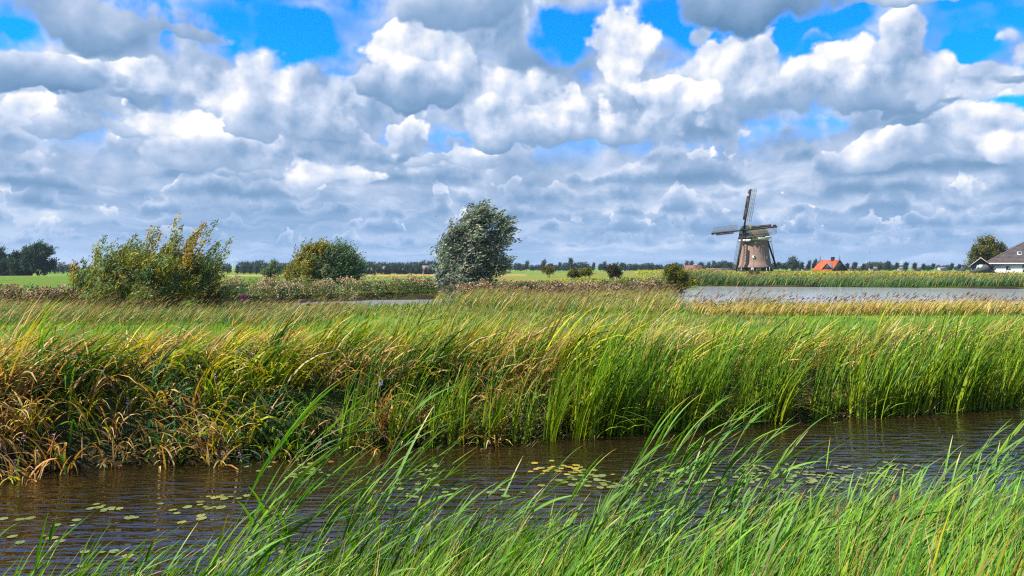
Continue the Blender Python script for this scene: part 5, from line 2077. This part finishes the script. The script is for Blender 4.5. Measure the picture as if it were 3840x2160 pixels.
def reed_plant(x, y, sc_, k, rz, label, group):
    o = empty('reed_plant', (x, y, max(gz(x, y), -0.2) - 0.03), rz, label, 'reed', group, sc_)
    sm, lm = PLANTS[k]
    for nm, m in [('stem', sm)] + [('leaf', q) for q in lm]:
        c = bpy.data.objects.new(nm, m)
        COL.objects.link(c)
        c.parent = o


# tip wanted at (D-picture units) -> stand the reed so that its tip comes there
def reed_to(tx, ty, d, k, label, s=None, group=None):
    """reed on the near bank at depth d whose tip shows about picture point (tx, ty)"""
    px, py = tx * 1.4907, ty * 1.4907
    ztip = Z(py, d)
    sm, lm = PLANTS[k]
    co = np.empty(len(sm.vertices) * 3, np.float32)
    sm.vertices.foreach_get('co', co)
    tip = co.reshape(-1, 3)[-3]
    xr = X(px, d)
    zb = max(gz(xr - tip[0], d), -0.2) - 0.03
    sc_ = min(1.5, max(0.45, (ztip - zb) / tip[2]))
    reed_plant(xr - tip[0] * sc_, d - tip[1] * sc_, sc_, k, 0.0, label, group)


r = np.random.default_rng(504)
reed_to(1065, 985, 5.3, 0, 'tallest reed, its upper leaves rising against the far bank')
reed_to(760, 1050, 5.0, 1, 'long-stemmed reed bending over the open brown water')
for tx, ty, d in [(1115, 965, 5.3), (1040, 1030, 5.2), (1095, 1050, 5.3), (845, 1005, 4.9), (800, 1045, 4.9), (880, 1065, 4.9), (770, 1100, 4.8), (1010, 1100, 5.1), (940, 1150, 5.0), (1700, 1060, 5.6), (1780, 1040, 5.7), (1850, 1030, 5.9), (1920, 1045, 6.0), (1660, 1085, 5.5), (1810, 1100, 5.8), (1940, 1090, 6.0), (1720, 1130, 5.6), (1790, 1010, 5.8), (2020, 1080, 6.1), (2540, 1060, 6.9), (2580, 1040, 7.0), (2490, 1090, 6.8), (2440, 1110, 6.7), (1100, 1130, 5.2), (1150, 1180, 5.1), (860, 1180, 4.8), (700, 1230, 4.7),
                  (1690, 1110, 5.6), (1740, 1085, 5.8), (1830, 1070, 6.0), (1880, 1110, 5.9), (1980, 1090, 6.1), (1620, 1140, 5.5), (1760, 1150, 5.7), (1900, 1160, 6.0), (2040, 1130, 6.1), (2100, 1190, 6.2), (1560, 1180, 5.4),
                  (2230, 1150, 6.4), (2330, 1110, 6.6), (2420, 1150, 6.6), (2480, 1120, 6.7), (2560, 1090, 6.8), (2530, 1160, 6.6), (2600, 1120, 6.9), (2380, 1190, 6.5), (2450, 1230, 6.4), (2300, 1230, 6.3),
                  (1330, 1190, 5.3), (1400, 1150, 5.4), (1260, 1230, 5.2), (1190, 1260, 5.1), (1130, 1230, 5.1), (1030, 1290, 5.0), (960, 1280, 4.9), (900, 1310, 4.8), (850, 1250, 4.8), (800, 1330, 4.7), (740, 1310, 4.7),
                  (690, 1280, 4.7), (620, 1330, 4.6), (560, 1350, 4.6), (660, 1370, 4.5), (480, 1370, 4.5), (420, 1360, 4.5), (350, 1380, 4.5), (300, 1390, 4.4), (230, 1400, 4.4), (150, 1330, 4.4), (90, 1390, 4.4),
                  (1480, 1220, 5.4), (1560, 1240, 5.4), (1650, 1230, 5.5), (1750, 1230, 5.7), (1850, 1230, 5.8), (1950, 1250, 5.9), (2050, 1260, 6.0), (2150, 1270, 6.1), (1400, 1270, 5.2), (1300, 1290, 5.1), (1200, 1310, 5.0), (1100, 1330, 4.9)]:
    zone = ('leaning over the open water with loose lily pads' if tx < 700 else 'in the thin stand around the tallest reed' if tx < 1350 else 'in the dense fan before the carpet of lily pads' if tx < 2120 else 'rising behind the grass with brown seed spikes')
    reed_to(tx + r.normal(0, 12), ty + r.normal(0, 10), d + r.normal(0, 0.12), int(r.integers(10)), 'tall green reed ' + zone, None, 'reeds ' + zone)

# ------------------------------------------------------------------ small plants that stand out
BROWN = plain_mat('seed_head_brown', (0.22, 0.095, 0.035), 0.9, 0.35, 60, 0.1)
STRAW = plain_mat('seed_head_straw', (0.42, 0.27, 0.12), 0.9, 0.3, 60, 0.1)
GSTEM = plain_mat('green_stalk', (0.10, 0.17, 0.04), 0.7, 0.2, 30, 0.2)
r = np.random.default_rng(505)


def spike_mesh(seed, L, R):
    rr = np.random.default_rng(seed)
    t = np.linspace(0, 1, 9)
    pts = np.stack([0.25 * t * L * t, 0 * t, t * L], 1)
    rad = R * np.sin(np.clip(t * 0.92 + 0.06, 0, 1) * pi) ** 0.6
    g = Geo().tube(pts, rad, 7)
    n = 70
    tt = rr.random(n)
    a = rr.uniform(0, 6.28, n)
    p = np.stack([0.25 * tt * L * tt + np.cos(a) * R * 0.9, np.sin(a) * R * 0.9, tt * L], 1)
    g.add(*leaves(p, rr.normal(0, 1, (n, 3)) + np.array([0, 0, 0.6]), R * 1.1, R * 0.5, np.ones((n, 3)), rr))
    return g.mesh('seed_head')


SPK = [spike_mesh(520 + i, L, R) for i, (L, R) in enumerate(((0.075, 0.009), (0.05, 0.008), (0.10, 0.010)))]
for px, py, d, k, m in [(3125, 1935, 5.9, 0, 0), (3350, 1875, 6.2, 0, 0), (3435, 1880, 6.2, 2, 0), (3525, 1900, 6.2, 2, 0), (3555, 1915, 6.1, 1, 0), (3410, 1930, 6.0, 2, 0), (3345, 1975, 5.7, 1, 1), (3315, 1980, 5.7, 2, 0), (3615, 1850, 6.4, 1, 0),
                        (3550, 1845, 6.4, 0, 0), (3220, 1975, 5.7, 1, 0), (3655, 1955, 6.0, 2, 1), (3375, 2050, 5.4, 1, 0), (3340, 2065, 5.3, 1, 0), (3230, 2070, 5.3, 1, 1), (3295, 2080, 5.3, 1, 0), (3535, 2050, 5.6, 2, 0), (3720, 1880, 6.5, 1, 0),
                        (1765, 2120, 4.6, 0, 1), (1980, 2135, 4.7, 1, 1), (2110, 2110, 4.9, 1, 0), (3820, 1930, 6.4, 1, 0), (3780, 1975, 6.2, 0, 0), (3490, 1985, 5.8, 1, 1)]:
    xx = X(px, d)
    zt = Z(py, d)
    zg = gz(xx, d)
    root = empty('seed_stalk', (xx, d, zg - 0.02), 0, ('brown seed spike standing in the bright near grass' if m == 0 else 'pale straw seed spike standing in the bright near grass'), 'seed head', 'seed spikes in the near grass')
    H = max(0.15, zt - zg)
    Geo().tube([(-0.03, 0, 0), (-0.015, 0, H * 0.5), (0, 0, H)], 0.0022, 5).obj('stalk', GSTEM, root)
    me = SPK[k].copy()
    me.materials.clear()
    me.materials.append(BROWN if m == 0 else STRAW)
    c = bpy.data.objects.new('seed_head', me)
    COL.objects.link(c)
    c.parent = root
    c.location = (0, 0, H - 0.01)
    c.rotation_euler = (0, 0.15 + 0.3 * r.random(), r.uniform(-0.6, 0.6))

PETAL_Y = plain_mat('yellow_petal', (0.75, 0.48, 0.02), 0.6, 0.1, 30, 0.2)
PETAL_P = plain_mat('violet_petal', (0.33, 0.16, 0.36), 0.6, 0.2, 30, 0.2)
PETAL_W = plain_mat('white_wing', (0.80, 0.82, 0.84), 0.6, 0.05, 30, 0.2)
DARKBODY = plain_mat('dark_body', (0.03, 0.03, 0.03), 0.6, 0.1, 30, 0.2)


def flower(px, py, d, mat, name, label, cat, R=0.03, npet=6, group=None, spikes=1, z0=None):
    xx, zt = X(px, d), Z(py, d)
    zg = gz(xx, d) if z0 is None else z0
    root = empty(name, (xx, d, zg - 0.02), 0, label, cat, group)
    H = max(0.1, zt - zg)
    Geo().tube([(-0.02, 0, 0), (-0.01, 0, H * 0.5), (0, 0, H)], 0.0025, 5).obj('stalk', GSTEM, root)
    rr = np.random.default_rng(int(px))
    for q in range(npet):
        a = q * 2 * pi / npet + rr.normal(0, 0.2)
        zq = H - 0.012 * (q % 3) * spikes
        dv = np.array([cos(a), sin(a) - 0.4, 0.35])
        v, f, _ = leaves(np.array([[0, 0, zq]]) + dv[None] * R * 0.5, dv[None], R, R * 0.7, (1, 1, 1), rr)
        Geo().add(v, f).obj('petal', mat, root)


flower(3690, 1955, 5.9, PETAL_Y, 'yellow_flower', 'small yellow flower in the near grass among brown spikes', 'flower', 0.035)
flower(3645, 2130, 5.2, PETAL_Y, 'yellow_flower', 'bright yellow flower low in the near grass', 'flower', 0.035)
for px, py in [(835, 1692, ), (855, 1680), (900, 1685), (815, 1690), (140, 1685), (200, 1625), (90, 1630), (270, 1410), (480, 1490), (110, 1515), (805, 1400), (1270, 1590), (1200, 1645), (2060, 1285), (2600, 1345), (60, 1720), (245, 1770)]:
    # depth from where the bank's green lies on that line of sight
    lo, hi = 10.0, 22.0
    best = None
    for d in np.linspace(9.5, 22, 250):
        xx = X(px, d)
        if d > float(shore_far(np.array([xx]))[0]) and Z(py, d) <= gz(xx, d) + 0.55:
            best = d
            break
    if best is None:
        continue
    flower(px, py, best - 0.15, PETAL_P, 'violet_flower', 'small violet flower spike in the tangled far bank grass', 'flower', 0.032, 9, 'violet flowers on the far bank', 3, gz(X(px, best), best))

# white butterfly resting on the reeds of the far bank
d = 12.6
root = empty('butterfly', (X(1428, d), d, Z(1440, d)), 0.4, 'white butterfly settled on the reeds of the far bank', 'butterfly')
for s in (-1, 1):
    Geo().add([(0, 0, 0), (s * 0.012, 0.0, 0.035), (s * 0.042, 0.008, 0.045), (s * 0.036, 0.004, 0.012)], [(0, 1, 2, 3)]).obj('wing', PETAL_W, root)
    Geo().add([(0, 0, 0), (s * 0.034, 0.004, 0.008), (s * 0.03, 0.0, -0.02), (s * 0.008, 0, -0.028)], [(0, 1, 2, 3)]).obj('wing', PETAL_W, root)
Geo().tube([(0, 0.004, -0.02), (0, 0.004, 0), (0, 0.004, 0.022)], [0.002, 0.004, 0.002], 6).obj('body', DARKBODY, root)
# the reed it sits on
g = Geo().tube([(X(1428, d) - 0.25, d + 0.03, gz(X(1428, d), d) - 0.1), (X(1428, d) - 0.05, d + 0.01, Z(1440, d) * 0.6), (X(1428, d) + 0.02, d + 0.008, Z(1440, d) + 0.12)], 0.005, 5, (0.2, 0.2, 0.08))
tag(g.obj('dead_reed', REED), 'bare reed stem carrying the white butterfly', 'reed')

# floating dead cattail stem at the foot of the far bank
for (px0, py0), (px1, py1) in [((2100, 1634), (2260, 1643)), ((1880, 1655), (1990, 1640)), ((2780, 1560), (2900, 1545))]:
    a, b = on_water(px0, py0), on_water(px1, py1)
    g = Geo().tube([(a[0], a[1], 0.012), ((a[0] + b[0]) / 2, (a[1] + b[1]) / 2 + 0.02, 0.03), (b[0], b[1], 0.01)], [0.014, 0.018, 0.006], 6, (0.48, 0.30, 0.08))
    tag(g.obj('floating_stem', REED), 'dead yellow cattail stem floating at the foot of the cattails', 'stem', 'floating dead stems')

# birds far up in the wind
for px, py, d, lab in [(1635, 811, 160, 'tiny dark bird flying between scrub and willow'), (3262, 942, 180, 'tiny dark bird flying over the orange roofed house'), (3468, 618, 220, 'tiny dark bird high above the dyke')]:
    g = Geo()
    z = Z(py, d)
    xx = X(px, d)
    g.tube([(xx - 0.16, d, z), (xx, d, z + 0.01), (xx + 0.16, d, z)], [0.02, 0.06, 0.015], 6)
    for s in (-1, 1):
        g.add([(xx - 0.06, d, z), (xx + 0.07, d, z), (xx + 0.02, d + s * 0.25, z + 0.12), (xx - 0.03, d + s * 0.42, z + 0.06)], [(0, 1, 2, 3)])
    tag(g.obj('bird', DARKBODY), lab, 'bird')

# ------------------------------------------------------------------ moist air over the polder
m, t = new_mat('haze')
pv = t.nodes.new('ShaderNodeVolumePrincipled')
pv.inputs['Color'].default_value = (0.70, 0.86, 1.0, 1)
pv.inputs['Density'].default_value = 0.00009
pv.inputs['Anisotropy'].default_value = 0.1
om = t.nodes.new('ShaderNodeOutputMaterial')
t.links.new(pv.outputs[0], om.inputs['Volume'])
hz_o = Geo().box(-2600, 2600, -300, 2600, -8.0, 38.0).obj('haze', m)
tag(hz_o, 'thin bluish haze over the whole polder', None, None, 'stuff')
